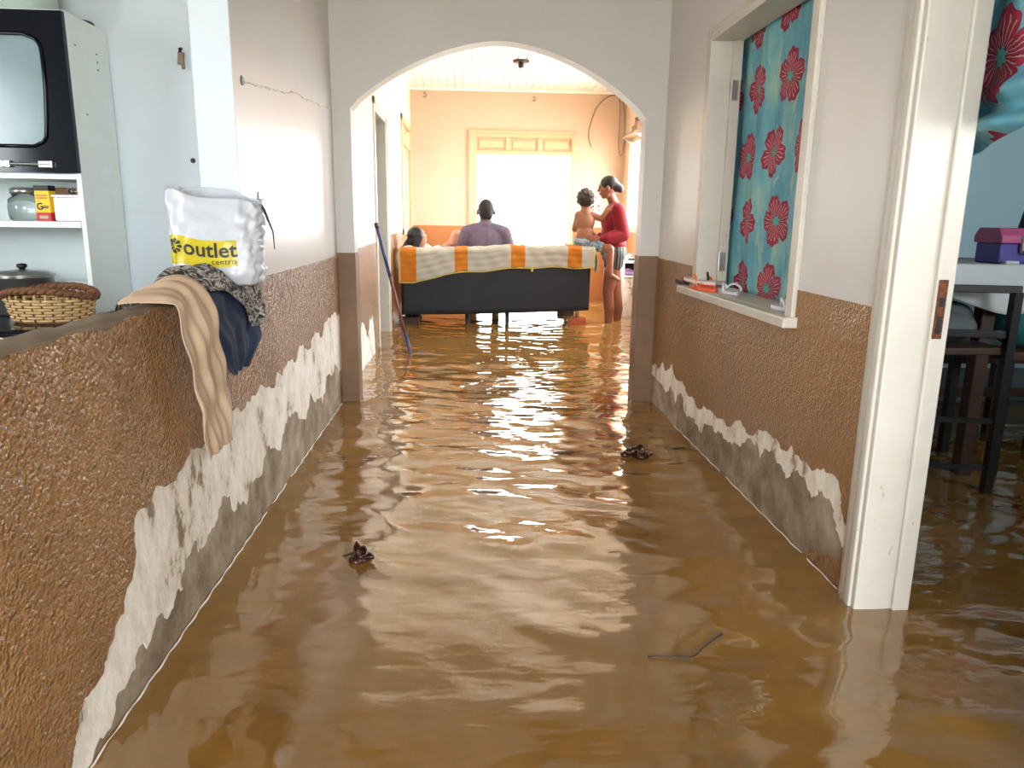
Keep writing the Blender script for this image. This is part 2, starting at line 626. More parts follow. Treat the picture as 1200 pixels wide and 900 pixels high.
MB().prism([(YA, 0.17)] + whR + [(1.97, 0.13), (1.96, 0.2), (2.0, 0.33), (2.1, 0.36), (2.5, 0.36), (3.0, 0.31), (3.3, 0.27), (3.6, 0.28), (3.9, 0.38), (YA, 0.32)], mapR(0.0008), 0.0016).build('limewash_coat', 'flaking_limewash', wro)
brownR = [(1.90, FL), (2.28, FL)] + list(reversed(peelR)) + [(YA, DADO + 0.008), (WY1 + 0.02, DADO + 0.004), (WY1 + 0.02, WZ0 - 0.02), (WY0 - 0.01, WZ0 - 0.02), (WY0 - 0.01, DADO - 0.004), (1.90, DADO - 0.008)]
MB().prism(brownR, mapR(0.001), 0.004).build('paint_coat', 'dado_brown_right', wro)

# arch wall
arch = []
ax0, ax1, zs0, zs1, ztop = -0.658, 1.012, 1.68, 1.655, 2.046
for i in range(33):
    t = i / 32
    x = ax0 + (ax1 - ax0) * t
    # flattened hand-cut arch, a little steeper on the right
    s = abs(2 * t - 1.0)
    base = zs0 + (zs1 - zs0) * t
    z = base + (ztop - base) * (1 - s ** 1.75) ** 0.86
    arch.append((x, z))
outl = [(-3.05, FL), (ax0, FL)] + arch + [(ax1, FL), (4.3, FL), (4.3, CE), (-3.05, CE)]
aw = struct(MB().prism(outl, lambda u, v, d: (u, YA + d, v), 0.13).build('wall_arch', 'arch_backlit_paint'))
# brown paint wrapped round both arch piers
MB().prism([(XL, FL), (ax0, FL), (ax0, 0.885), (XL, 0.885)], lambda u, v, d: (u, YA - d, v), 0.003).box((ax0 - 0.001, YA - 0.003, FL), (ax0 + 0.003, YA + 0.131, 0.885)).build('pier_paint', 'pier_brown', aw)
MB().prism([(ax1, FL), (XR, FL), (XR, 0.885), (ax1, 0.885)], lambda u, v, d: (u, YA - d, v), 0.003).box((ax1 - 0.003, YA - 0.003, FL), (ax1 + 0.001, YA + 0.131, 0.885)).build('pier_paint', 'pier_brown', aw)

# hall, kitchen and side room shells
simple('hall_ceiling', (150, 124, 92), 0.6, var=0.15)
struct(MB().box((-3.2, -2.7, CE), (4.4, YA + 0.13, CE + 0.08)).build('ceiling_hall', 'hall_ceiling'))
kw = struct(MB().box((-3.05, 3.45, FL), (XL - 0.12, 3.55, CE)).build('wall_kitchen_back', 'kitchen_paint'))
MB().box((-1.53, 3.444, 1.088), (-1.2, 3.4505, 1.096)).build('tile_line', 'cabinet_back', kw)
kl = MB().box((-3.05, -2.6, FL), (-2.95, 0.8, CE)).box((-3.05, 1.8, FL), (-2.95, 3.45, CE)).box((-3.05, 0.8, FL), (-2.95, 1.8, 1.1)).box((-3.05, 0.8, 1.9), (-2.95, 1.8, CE))
struct(kl.build('wall_kitchen_left', 'kitchen_paint'))
struct(MB().box((-3.05, -2.7, FL), (XL - 0.05, -2.6, CE)).box((XR, -2.7, FL), (2.5, -2.6, CE)).box((XL - 0.05, -2.7, FL), (XR, -2.6, 0.35)).box((XL - 0.05, -2.7, 2.35), (XR, -2.6, CE)).build('wall_rear', 'hall_paint'))
struct(MB().box((4.2, -0.1, FL), (4.3, YA, CE)).build('wall_bedroom_right', 'bedroom_paint'))
struct(MB().box((XR + WT, YA - 0.02, FL), (4.2, YA - 0.002, CE)).build('wall_bedroom_back', 'bedroom_paint'))
br = MB().box((XR + WT, -0.1, FL), (2.1, 0, CE)).box((3.7, -0.1, FL), (4.2, 0, CE)).box((2.1, -0.1, FL), (3.7, 0, 1.3)).box((2.1, -0.1, 2.2), (3.7, 0, CE))
struct(br.build('wall_bedroom_front', 'bedroom_paint'))

# living room
ll = MB()
DY0, DY1 = 6.36, 7.25
LWY0, LWY1, LWZ0, LWZ1 = 8.85, 10.2, 0.9, 2.25
ll.box((LX - 0.12, YA + 0.13, FL), (LX, DY0, CE)).box((LX - 0.12, DY1, FL), (LX, LWY0, CE)).box((LX - 0.12, DY0, 1.98), (LX, DY1, CE))
ll.box((LX - 0.12, LWY0, FL), (LX, LWY1, LWZ0)).box((LX - 0.12, LWY0, LWZ1), (LX, LWY1, CE)).box((LX - 0.12, LWY1, FL), (LX, YF, CE))
llo = struct(ll.build('wall_living_left', 'living_left_paint'))
MB().box((LX, YA + 0.13, FL), (LX + 0.001, DY0, 0.5)).build('limewash_coat', 'flaking_limewash', llo)
pl = [(4.51, 0.3), (5.0, 0.32), (5.358, 0.363), (5.5, 0.3), (5.62, 0.2), (5.75, 0.33), (5.989, 0.349), (6.02, 0.2), (6.06, 0.1), (6.086, 0.0), (6.1, -0.05)]
pl = fractal(pl, 0.2, 3, 31)
MB().prism(pl + [(6.12, FL), (DY0, FL), (DY0, 0.89), (4.51, 0.87)], lambda u, v, d: (LX + 0.001 + d, u, v), 0.004).build('paint_coat', 'dado_brown', llo)
MB().box((LX, DY1 + 0.06, FL), (LX + 0.004, YF, 0.93)).build('paint_coat', 'dado_brown', llo)

lf = MB()
FX0, FX1, FZ1 = 0.02, 1.44, 2.235        # door frame outer
lf.box((LX - 0.12, YF, FL), (FX0 + 0.05, YF + 0.14, CE)).box((FX1 - 0.03, YF, FL), (LR + 0.14, YF + 0.14, CE)).box((FX0 + 0.05, YF, FZ1 - 0.04), (FX1 - 0.03, YF + 0.14, CE))
lfo = struct(lf.build('wall_living_far', 'living_paint'))
MB().box((LX, YF - 0.004, FL), (FX0, YF, 1.0)).box((FX1, YF - 0.004, FL), (LR, YF, 1.0)).build('paint_coat', 'living_dado', lfo)

RW = ((5.4, 6.5, 1.0, 2.0), (7.55, 9.0, 0.75, 2.45), (9.1, 10.05, 1.0, 2.1))  # first opening is unseen, added to brighten the water and left wall
lr = MB()
ys = [YA + 0.13, RW[0][0], RW[0][1], RW[1][0], RW[1][1], RW[2][0], RW[2][1], YF]
for i in (0, 2, 4, 6):
    lr.box((LR, ys[i], FL), (LR + 0.14, ys[i + 1], CE))
for (a, b, z0, z1) in RW:
    lr.box((LR, a, FL), (LR + 0.14, b, z0)).box((LR, a, z1), (LR + 0.14, b, CE))
lro = struct(lr.build('wall_living_right', 'living_paint'))
MB().box((LR - 0.004, YA + 0.13, FL), (LR, RW[0][0], 0.98)).box((LR - 0.004, RW[0][0], FL), (LR, RW[1][0], 0.94)).box((LR - 0.004, RW[1][0], FL), (LR, RW[1][1], 0.69)).box((LR - 0.004, RW[1][1], FL), (LR, YF, 0.94)).build('paint_coat', 'living_dado', lro)

# panelled living-room ceiling, each board its own piece
ce = struct(MB().box((LX - 0.12, YA + 0.13, CE + 0.02), (LR + 0.14, YF + 0.14, CE + 0.1)).build('ceiling', 'white_pvc'))
nsl = 29
sw = (LR - LX) / nsl
sl0 = None
for i in range(nsl):
    if sl0 is None:
        sl0 = MB().box((LX + 0.004, YA + 0.135, CE - 0.005), (LX + sw - 0.006, YF, CE + 0.03)).build('slat', 'white_pvc', ce, bevel=0.004)
    else:
        o = sl0.copy()
        COL.objects.link(o)
        o.parent = ce
        o.location = (i * sw, 0, 0)
struct(MB().box((LX, YF - 0.03, CE - 0.035), (LR, YF, CE - 0.005)).box((LX, YA + 0.135, CE - 0.035), (LX + 0.03, YF - 0.03, CE - 0.005)).build('trim_1', 'white_pvc', bevel=0.006))

# ---- front double door
d1 = MB()
for a, b in ((FX0, FX0 + 0.085), (FX1 - 0.05, FX1)):
    d1.box((a, YF - 0.03, FL), (b, YF + 0.13, FZ1))
d1.box((FX0 + 0.085, YF - 0.03, FZ1 - 0.07), (FX1 - 0.05, YF + 0.13, FZ1)).box((FX0 + 0.085, YF - 0.025, 1.945), (FX1 - 0.05, YF + 0.13, 2.0))
for x in (0.53, 0.96):
    d1.box((x - 0.03, YF - 0.02, 2.0), (x + 0.03, YF + 0.1, FZ1 - 0.07))
d1.box((FX0 - 0.02, YF - 0.045, FZ1 - 0.015), (FX1 + 0.015, YF - 0.002, FZ1 + 0.02)).box((FX0 - 0.02, YF - 0.04, FL), (FX0 + 0.025, YF - 0.002, FZ1))
door = struct(d1.build('door_1', 'door_frame_tan', bevel=0.006))
for a, b in ((0.105, 0.50), (0.56, 0.93), (0.99, 1.39)):
    MB().box((a - 0.01, YF + 0.01, 1.995), (b + 0.01, YF + 0.03, FZ1 - 0.06)).box((a + 0.03, YF - 0.005, 2.03), (b - 0.03, YF + 0.015, FZ1 - 0.1)).build('transom_panel', 'door_frame_tan', door, bevel=0.008)
for s, hx in ((1, FX1 - 0.05), (-1, FX0 + 0.085)):
    lfm = MB().box((hx - 0.02 - 0.02 * s, YF + 0.13, FL + 0.02), (hx + 0.02 - 0.02 * s, YF + 0.77, 1.93))
    leaf = lfm.build('door_leaf', 'white_paint', door, bevel=0.004)
    xf = hx - 0.04 if s > 0 else hx + 0.04
    pn = MB()
    for z0, z1 in ((0.15, 0.75), (0.95, 1.8)):
        pn.box((xf - 0.008, YF + 0.25, z0), (xf + 0.008, YF + 0.64, z1))
    pn.build('panel', 'white_paint', leaf, bevel=0.006)
    if s > 0:
        h = MB()
        h.box((xf - 0.008, YF + 0.66, 0.66), (xf - 0.001, YF + 0.71, 0.93))
        h.tube([(xf - 0.004, YF + 0.685, 0.82), (xf - 0.05, YF + 0.685, 0.82), (xf - 0.055, YF + 0.58, 0.82)], 0.011, 8)
        h.build('handle', 'steel', leaf)

# ---- left living-room window (closed, panelled shutters + glass) and interior door opening
w2 = MB()
w2.box((LX - 0.12, LWY0, LWZ0), (LX + 0.02, LWY0 + 0.07, LWZ1)).box((LX - 0.12, LWY1 - 0.07, LWZ0), (LX + 0.02, LWY1, LWZ1))
w2.box((LX - 0.12, LWY0, LWZ1 - 0.07), (LX + 0.02, LWY1, LWZ1)).box((LX - 0.12, LWY0, LWZ0), (LX + 0.02, LWY1, LWZ0 + 0.07))
w2.box((LX - 0.11, LWY0 + 0.07, 1.95), (LX + 0.01, LWY1 - 0.07, 2.0))
win2 = struct(w2.build('window_2', 'door_frame_tan', bevel=0.005))
ym = (LWY0 + LWY1) / 2
for a, b in ((LWY0 + 0.075, ym - 0.01), (ym + 0.01, LWY1 - 0.075)):
    s2 = MB()
    s2.box((LX - 0.05, a, LWZ0 + 0.075), (LX - 0.015, a + 0.06, 1.945)).box((LX - 0.05, b - 0.06, LWZ0 + 0.075), (LX - 0.015, b, 1.945))
    for z in (LWZ0 + 0.075, 1.25, 1.58, 1.885):
        s2.box((LX - 0.05, a + 0.06, z), (LX - 0.015, b - 0.06, z + 0.05))
    sh = s2.build('sash', 'door_frame_tan', win2, bevel=0.004)
    MB().box((LX - 0.036, a + 0.05, LWZ0 + 0.1), (LX - 0.03, b - 0.05, 1.9)).build('pane', 'clear_glass', sh)
for a, b in ((LWY0 + 0.09, ym - 0.03), (ym + 0.03, LWY1 - 0.09)):
    MB().box((LX - 0.04, a, 2.0), (LX - 0.02, b, 2.18)).build('transom_panel', 'door_frame_tan', win2, bevel=0.004)

d2 = MB()
for a, b in ((DY0 - 0.06, DY0), (DY1, DY1 + 0.06)):
    d2.box((LX - 0.01, a, FL), (LX + 0.015, b, 2.04))
d2.box((LX - 0.01, DY0 - 0.06, 1.98), (LX + 0.015, DY1 + 0.06, 2.04))
d2.box((LX - 0.13, DY1 - 0.035, FL), (LX + 0.005, DY1 - 0.001, 1.98)).box((LX - 0.13, DY0, FL), (LX + 0.005, DY0 + 0.035, 1.98)).box((LX - 0.13, DY0, 1.945), (LX + 0.005, DY1, 1.98))
struct(d2.build('door_2', 'frame_paint', bevel=0.004))
# passage behind that door, closed off
struct(MB().box((-2.9, 6.0, FL), (-2.8, 7.7, CE)).box((-2.8, 5.9, FL), (LX - 0.12, 6.0, CE)).box((-2.8, 7.7, FL), (LX - 0.12, 7.8, CE)).box((-2.9, 5.9, CE), (LX - 0.12, 7.8, CE + 0.1)).build('wall_passage', 'kitchen_paint'))

# ---- big right-hand living-room window (beside the sofa) and small far one; near one is unseen, added for light
for n, (a, b, z0, z1) in zip((5, 3, 4), RW):
    w = MB()
    w.box((LR - 0.01, a - 0.05, z0 - 0.05), (LR + 0.1, a + 0.02, z1 + 0.05)).box((LR - 0.01, b - 0.02, z0 - 0.05), (LR + 0.1, b + 0.05, z1 + 0.05))
    w.box((LR - 0.01, a, z1 - 0.02), (LR + 0.1, b, z1 + 0.05)).box((LR - 0.03, a - 0.05, z0 - 0.05), (LR + 0.1, b + 0.05, z0 + 0.02))
    struct(w.build('window_%d' % n, 'door_frame_tan', bevel=0.005))

# ---- hall window in the right wall: casing, reveal lining, sill, hinges
w1 = MB()
cx0, cx1 = XR - 0.016, XR + WT
t_ = 0.035
w1.box((cx0, WY1, WZ0), (XR, WY1 + t_, WZ1 + t_)).box((cx0, WY0 - t_, WZ0), (XR, WY0, WZ1 + t_)).box((cx0, WY0, WZ1), (XR, WY1, WZ1 + t_))
w1.box((cx0, WY1 - 0.02, WZ0), (cx1 + 0.005, WY1 + 0.001, WZ1)).box((cx0, WY0 - 0.001, WZ0), (cx1 + 0.005, WY0 + 0.03, WZ1)).box((cx0, WY0 + 0.03, WZ1 - 0.02), (cx1 + 0.005, WY1 - 0.02, WZ1 + 0.001))
w1.box((XR + 0.085, WY1 - 0.045, WZ0), (cx1 + 0.004, WY1 - 0.018, WZ1 - 0.02))
w1.box((cx0 - 0.006, WY0 - t_ - 0.004, WZ0), (cx0, WY0 + 0.012, WZ1 + t_))
win1 = struct(w1.build('window_1', 'window_frame_paint', bevel=0.004))
MB().box((XR - 0.055, WY0 - 0.055, WZ0 - 0.033), (XR, WY1 + 0.17, WZ0 + 0.004)).box((XR, WY0 + 0.0, WZ0 - 0.033), (XR + WT + 0.06, WY1, WZ0 + 0.004)).build('window_sill', 'window_frame_paint', win1, bevel=0.005)
for z in (0.90, 1.68):
    hb = MB().box((XR + 0.082, WY1 - 0.05, z - 0.045), (XR + 0.115, WY1 - 0.044, z + 0.045))
    hb.tube([(XR + 0.084, WY1 - 0.052, z - 0.045), (XR + 0.084, WY1 - 0.052, z + 0.045)], 0.006, 8)
    hb.build('hinge', 'steel', win1)

# ---- side-room door frame on the right: stepped architrave + jamb lining + rusty strike plate
d3 = MB()
JY = 1.905
d3.box((XR - 0.012, JY - 0.005, FL), (XR + 0.01, JY + 0.075, 2.06)).box((XR - 0.022, JY - 0.012, FL), (XR + 0.01, JY + 0.045, 2.06)).box((XR - 0.028, JY - 0.016, FL), (XR + 0.01, JY + 0.012, 2.06))
d3.box((XR - 0.02, JY - 0.035, FL), (XR + WT + 0.012, JY + 0.0, 2.03)).box((XR + 0.088, JY - 0.047, FL), (XR + WT + 0.012, JY - 0.034, 2.03))
d3.box((XR - 0.02, 0.95, 2.0), (XR + WT + 0.012, JY - 0.035, 2.035)).box((XR - 0.022, 0.87, 2.0), (XR, JY + 0.06, 2.075))
d3.box((XR - 0.02, 0.945, FL), (XR + WT + 0.012, 0.98, 2.03)).box((XR - 0.022, 0.87, FL), (XR, 0.95, 2.06))
door3 = struct(d3.build('door_3', 'frame_paint', bevel=0.005))
sp = MB().box((XR + 0.092, JY - 0.0505, 0.79), (XR + 0.118, JY - 0.0465, 0.945))
spo = sp.build('strike_plate', 'rust', door3, bevel=0.002)
MB().box((XR + 0.098, JY - 0.0515, 0.805), (XR + 0.112, JY - 0.05, 0.85)).box((XR + 0.098, JY - 0.0515, 0.875), (XR + 0.112, JY - 0.05, 0.90)).build('latch_hole', 'black_plastic', spo)

# ---- flood water: one continuous rippled sheet through all rooms
def axis(segs):
    out = []
    for a, b, n in segs:
        out += list(np.linspace(a, b, n, endpoint=False))
    return np.array(out + [segs[-1][1]])


xs = axis([(-3.05, -0.9, 20), (-0.9, 2.2, 165), (2.2, 4.25, 40)])
yg = axis([(-2.6, 0.7, 25), (0.7, 5.0, 260), (5.0, 10.6, 220)])
X, Y = np.meshgrid(xs, yg, indexing='ij')
rng = np.random.RandomState(4)
Z = np.zeros_like(X)
far = np.clip((Y - 1.2) / 2.2, 0, 1)
warp = 0.06 * np.sin(X * 3.1 + 1.3 * np.sin(Y * 1.7)) + 0.05 * np.sin(Y * 2.3 + X * 1.1)
for k in range(46):
    lam = 0.07 * (0.62 / 0.07) ** rng.rand()
    th = rng.normal(math.pi / 2, 0.55)
    if rng.rand() < 0.18:
        th = rng.rand() * 2 * math.pi
    kk = 2 * math.pi / lam
    slope = 0.022 * (lam / 0.25) ** 0.1
    ph = rng.rand() * 6.28
    env = 0.55 + 0.45 * np.sin(X * rng.uniform(1, 3) + Y * rng.uniform(1, 3) + rng.rand() * 6)
    w = (0.75 + 0.25 * far) if lam < 0.25 else (0.55 + 0.3 * far)
    Z += w * env * slope / kk * np.sin(kk * (np.cos(th) * X + np.sin(th) * (Y + warp)) + ph)
nx, ny = X.shape
V = np.stack([X, Y, Z], -1).reshape(-1, 3)
idx = np.arange(nx * ny).reshape(nx, ny)
F = np.stack([idx[:-1, :-1], idx[1:, :-1], idx[1:, 1:], idx[:-1, 1:]], -1).reshape(-1, 4)
wme = bpy.data.meshes.new('flood_water')
wme.from_pydata(V.tolist(), [], F.tolist())
wme.materials.append(MATS['muddy_water'])
wme.polygons.foreach_set('use_smooth', [True] * len(wme.polygons))
wat = bpy.data.objects.new('flood_water', wme)
COL.objects.link(wat)
tag(wat, 'murky brown flood water covering the whole floor', 'water', kind='stuff')
# thin pale line where the water meets the hall walls
fo = MB()
fo.tube([(XL + 0.007 + 0.002 * math.sin(i * 1.7), 1.30 + i * 0.03, 0.0015) for i in range(102)], [0.0012 + 0.0015 * abs(math.sin(i * 0.9)) for i in range(102)], 5)
foo = fo.build('waterline_strip', 'white_paint')
tag(foo, 'thin pale line along the left wall waterline', 'foam', kind='stuff')
fo = MB()
fo.tube([(XR - 0.008 - 0.002 * math.sin(i * 1.3), 1.99 + i * 0.03, 0.002) for i in range(62)], [0.0016 + 0.001 * random.random() for _ in range(62)], 5)
foo = fo.build('waterline_strip', 'white_paint')
tag(foo, 'thin pale line along the right wall waterline', 'foam', kind='stuff')

# ================================================================== OBJECTS
simple('quilt_white', (176, 173, 160), 0.9, var=0.05, bump=0.3, bscale=120)
simple('quilt_orange', (190, 114, 26), 0.9, var=0.08, bump=0.3, bscale=120)
simple('quilt_trim', (208, 192, 84), 0.85, var=0.05)
simple('skin_child', (152, 100, 72), 0.55, var=0.05)
simple('skin_woman', (146, 92, 68), 0.55, var=0.05)
simple('skin_man', (104, 74, 60), 0.55, var=0.05)
simple('skin_girl', (216, 150, 122), 0.55, var=0.05)
simple('hair_black', (20, 15, 14), 0.5, var=0.4, scale=60, bump=0.5, bscale=120)
simple('hair_brown', (44, 30, 24), 0.6, var=0.4, scale=50, bump=0.7, bscale=90)
simple('hair_short', (34, 28, 28), 0.7, var=0.3, scale=120, bump=0.4, bscale=200)
simple('eye_dark', (30, 20, 16), 0.2)
simple('lip', (150, 76, 66), 0.5)
simple('red_knit', (136, 16, 32), 0.85, var=0.12, scale=20, bump=0.2, bscale=200)
simple('mauve_shirt', (112, 100, 120), 0.85, var=0.08, scale=8, bump=0.15, bscale=150)
simple('white_shirt', (232, 226, 224), 0.85, var=0.05)
simple('pink_trim', (214, 92, 120), 0.8)


def stripe_cloth(name, a, b, scale, rot=0.0):
    t = NT(name)
    w = t.n('ShaderNodeTexWave', wave_type='BANDS', bands_direction='X')
    w.inputs['Scale'].default_value = scale
    w.inputs['Distortion'].default_value = 0.4
    t.link(t.tc.outputs['Object'], w.inputs['Vector'])
    t.set(t.ramp(w.outputs['Fac'], [(0.45, lin(a)), (0.6, lin(b))]), 0.85)
    MATS[name] = t.m


stripe_cloth('striped_shorts', (38, 37, 39), (104, 100, 98), 9)


def blotch_cloth(name, cols, scale, rough=0.85, det=3, dist=1.0):
    t = NT(name)
    f = t.noise(scale, det, 0.6, dist=dist)
    t.set(t.ramp(f, cols), rough)
    t.bump(t.noise(300, 2), 0.1, 0.002)
    MATS[name] = t.m


blotch_cloth('blue_print_shorts', [(0.4, lin((84, 132, 164))), (0.5, lin((176, 190, 196))), (0.6, lin((64, 104, 146)))], 28)
blotch_cloth('patterned_cloth', [(0.40, lin((34, 34, 38))), (0.47, lin((96, 92, 88))), (0.53, lin((196, 190, 178))), (0.58, lin((52, 52, 54)))], 17, dist=2.2)
blotch_cloth('navy_cloth', [(0.3, lin((20, 30, 52))), (0.7, lin((36, 52, 82)))], 10)
blotch_cloth('beige_cloth', [(0.3, lin((186, 160, 132))), (0.7, lin((204, 180, 152)))], 6)

# ------------------------------------------------------------------ people helper
def capsule(mb, p0, p1, r0, r1, n=14):
    p0, p1 = Vector(p0), Vector(p1)
    d = (p1 - p0)
    L = d.length
    d = d / L if L > 1e-6 else Vector((0, 0, 1))
    pts, rr = [], []
    for k in range(5):
        a = math.pi / 2 * (1 - k / 4)
        pts.append(p0 - d * r0 * math.sin(a)); rr.append(max(r0 * math.cos(a), 1e-4))
    for k in range(5):
        a = math.pi / 2 * (k / 4)
        pts.append(p1 + d * r1 * math.sin(a)); rr.append(max(r1 * math.cos(a), 1e-4))
    mb.tube(pts, rr, n)


def ellip(mb, c, r, R=None, nu=18, nv=12):
    vs, fs = [], []
    R = R or Matrix.Identity(3)
    c = Vector(c)
    for j in range(1, nv):
        ph = math.pi * j / nv
        for i in range(nu):
            th = 2 * math.pi * i / nu
            vs.append(c + R @ Vector((r[0] * math.sin(ph) * math.cos(th), r[1] * math.sin(ph) * math.sin(th), r[2] * math.cos(ph))))
    for j in range(nv - 2):
        for i in range(nu):
            fs.append((j * nu + i, (j + 1) * nu + i, (j + 1) * nu + (i + 1) % nu, j * nu + (i + 1) % nu))
    t = len(vs)
    vs += [c + R @ Vector((0, 0, r[2])), c - R @ Vector((0, 0, r[2]))]
    for i in range(nu):
        fs.append((t, i, (i + 1) % nu))
        fs.append((t + 1, (nv - 2) * nu + (i + 1) % nu, (nv - 2) * nu + i))
    mb.add(vs, fs)


def frame(f, up=(0, 0, 1)):
    f = Vector(f).normalized()
    r = f.cross(Vector(up)).normalized()
    u = r.cross(f)
    return r, f, u, Matrix((r, f, u)).transposed()


def fuse(mb, name, mat, parent=None, voxel=0.007, smooth=5, loc=None):
    """voxel-fuse overlapping shapes into one continuous surface"""
    o = mb.build(name, mat, None, fixn=True, loc=loc if loc is not None else (0, 0, 0))
    md = o.modifiers.new('r', 'REMESH')
    md.mode = 'VOXEL'
    md.voxel_size = voxel
    sm = o.modifiers.new('s', 'SMOOTH')
    sm.factor = 0.5
    sm.iterations = smooth
    bpy.context.view_layer.update()
    dg = bpy.context.evaluated_depsgraph_get()
    me = bpy.data.meshes.new_from_object(o.evaluated_get(dg))
    me.name = name
    if parent is not None:
        off = Vector(o.location) - Vector(ORG[parent.name])
        me.transform(Matrix.Translation(off))
    me.polygons.foreach_set('use_smooth', [True] * len(me.polygons))
    old = o.data
    o.modifiers.clear()
    o.data = me
    bpy.data.meshes.remove(old)
    if parent is not None:
        o.location = (0, 0, 0)
        ORG[o.name] = ORG[parent.name]
        o.parent = parent
    return o


def add_head(mb, c, f, up=(0, 0, 1), s=1.0):
    r, f, u, R = frame(f, up)
    c = Vector(c)
    ellip(mb, c + s * (0.012 * u - 0.008 * f), (0.074 * s, 0.094 * s, 0.098 * s), R)
    ellip(mb, c + s * (0.022 * f - 0.052 * u), (0.056 * s, 0.066 * s, 0.062 * s), R)
    ellip(mb, c + s * (0.05 * f - 0.092 * u), (0.024 * s, 0.028 * s, 0.022 * s), R)          # chin
    ellip(mb, c + s * (0.076 * f + 0.028 * u), (0.05 * s, 0.016 * s, 0.016 * s), R)          # brow
    capsule(mb, c + s * (0.086 * f + 0.012 * u), c + s * (0.104 * f - 0.022 * u), 0.009 * s, 0.013 * s, 8)
    ellip(mb, c + s * (0.086 * f - 0.056 * u), (0.024 * s, 0.012 * s, 0.013 * s), R)         # lips
    for k in (-1, 1):
        ellip(mb, c + s * (k * 0.082 * r - 0.010 * f - 0.012 * u), (0.011 * s, 0.019 * s, 0.031 * s), R)
        ellip(mb, c + s * (k * 0.045 * r + 0.05 * f - 0.022 * u), (0.022 * s, 0.026 * s, 0.022 * s), R)


def add_face_bits(parent, c, f, up=(0, 0, 1), s=1.0):
    r, f, u, R = frame(f, up)
    c = Vector(c)
    for k in (-1, 1):
        e = MB()
        ellip(e, c + s * (0.082 * f + k * 0.031 * r + 0.010 * u), (0.014 * s, 0.008 * s, 0.008 * s), R, 10, 6)
        e.build('eye', 'eye_dark', parent, smooth=True)
    e = MB()
    ellip(e, c + s * (0.094 * f - 0.056 * u), (0.022 * s, 0.008 * s, 0.009 * s), R, 10, 6)
    e.build('mouth', 'lip', parent, smooth=True)


def add_hand(mb, wrist, d, nrm, s=1.0, curl=0.35, thumb=1):
    """palm, four bent fingers and a thumb; d = finger direction, nrm = palm side"""
    d = Vector(d).normalized()
    nrm = Vector(nrm)
    nrm = (nrm - d * nrm.dot(d)).normalized()
    a = d.cross(nrm)
    w = Vector(wrist)
    R = Matrix((a, d, nrm)).transposed()
    ellip(mb, w + d * 0.048 * s, (0.04 * s, 0.052 * s, 0.016 * s), R)
    for i, L in enumerate((0.062, 0.075, 0.07, 0.055)):
        off = (i - 1.5) * 0.02 * s
        b = w + d * 0.085 * s + a * off
        d1 = (d + nrm * curl + a * (i - 1.5) * 0.06).normalized()
        d2 = (d + nrm * curl * 2.4).normalized()
        k = b + d1 * L * 0.5 * s
        capsule(mb, b - d * 0.02 * s, k, 0.0095 * s, 0.0088 * s, 8)
        capsule(mb, k, k + d2 * L * 0.5 * s, 0.0088 * s, 0.0075 * s, 8)
    b = w + d * 0.03 * s + a * thumb * 0.034 * s * -1
    k = b + (d * 0.6 - a * thumb * 0.8 + nrm * 0.3).normalized() * 0.035 * s
    capsule(mb, b, k, 0.012 * s, 0.0105 * s, 8)
    capsule(mb, k, k + (d - a * thumb * 0.3 + nrm * 0.4).normalized() * 0.032 * s, 0.0105 * s, 0.008 * s, 8)


def limb(mb, pts, rr, n=14):
    for i in range(len(pts) - 1):
        capsule(mb, pts[i], pts[i + 1], rr[i], rr[i + 1], n)


# ------------------------------------------------------------------ sofa with quilt, bricks
SO = Vector((0.29, 7.74, 0))
SROT = math.radians(1.6)
ca_, sa_ = math.cos(SROT), math.sin(SROT)


def so(x, y, z):
    """sofa-local to world: x across, y away from camera, tilted a touch on its bricks"""
    z2 = z + 0.026 * x
    return (SO.x + x * ca_ - y * sa_, SO.y + x * sa_ + y * ca_, z2)


def sobox(mb, a, b):
    n0 = len(mb.v)
    mb.box(a, b)
    mb.v[n0:] = [so(*p) for p in mb.v[n0:]]
    return mb


sofa = thing('sofa', 'dark grey upholstered sofa seen from behind, raised on bricks', 'sofa', (0.29, 8.1, 0.03))
HW = 0.985
bk = MB()
NB = 40


def backfn(u, v):
    x = -HW + 2 * HW * u
    z = 0.135 + (0.765 - 0.135) * v
    bul = 0.02 * math.sin(math.pi * v) * math.sin(math.pi * u) ** 0.3
    sag = -0.012 * math.sin(math.pi * u) * (1 - v)
    return so(x, 0.0 - bul, z + sag)


bk.grid(backfn, NB, 10)
bk.build('back_panel', 'sofa_fabric', sofa, smooth=True, solid=0.02)
bd = MB()
sobox(bd, (-HW, 0.012, 0.15), (HW, 0.24, 0.765))
bd.build('backrest', 'sofa_dark', sofa, bevel=0.035)
bd = MB()
sobox(bd, (-HW, 0.24, 0.15), (HW, 0.92, 0.34))
bd.build('seat_base', 'sofa_dark', sofa, bevel=0.02)
for k in range(3):
    bd = MB()
    a = -HW + 0.16 + k * (2 * HW - 0.32) / 3
    sobox(bd, (a + 0.006, 0.25, 0.34), (a + (2 * HW - 0.32) / 3 - 0.006, 0.93, 0.48))
    bd.build('seat_cushion', 'sofa_fabric', sofa, bevel=0.04)
for k in (-1, 1):
    bd = MB()
    x0, x1 = (-HW, -HW + 0.16) if k < 0 else (HW - 0.16, HW)
    sobox(bd, (x0, 0.24, 0.15), (x1, 0.92, 0.62))
    bd.build('armrest', 'sofa_fabric', sofa, bevel=0.04)
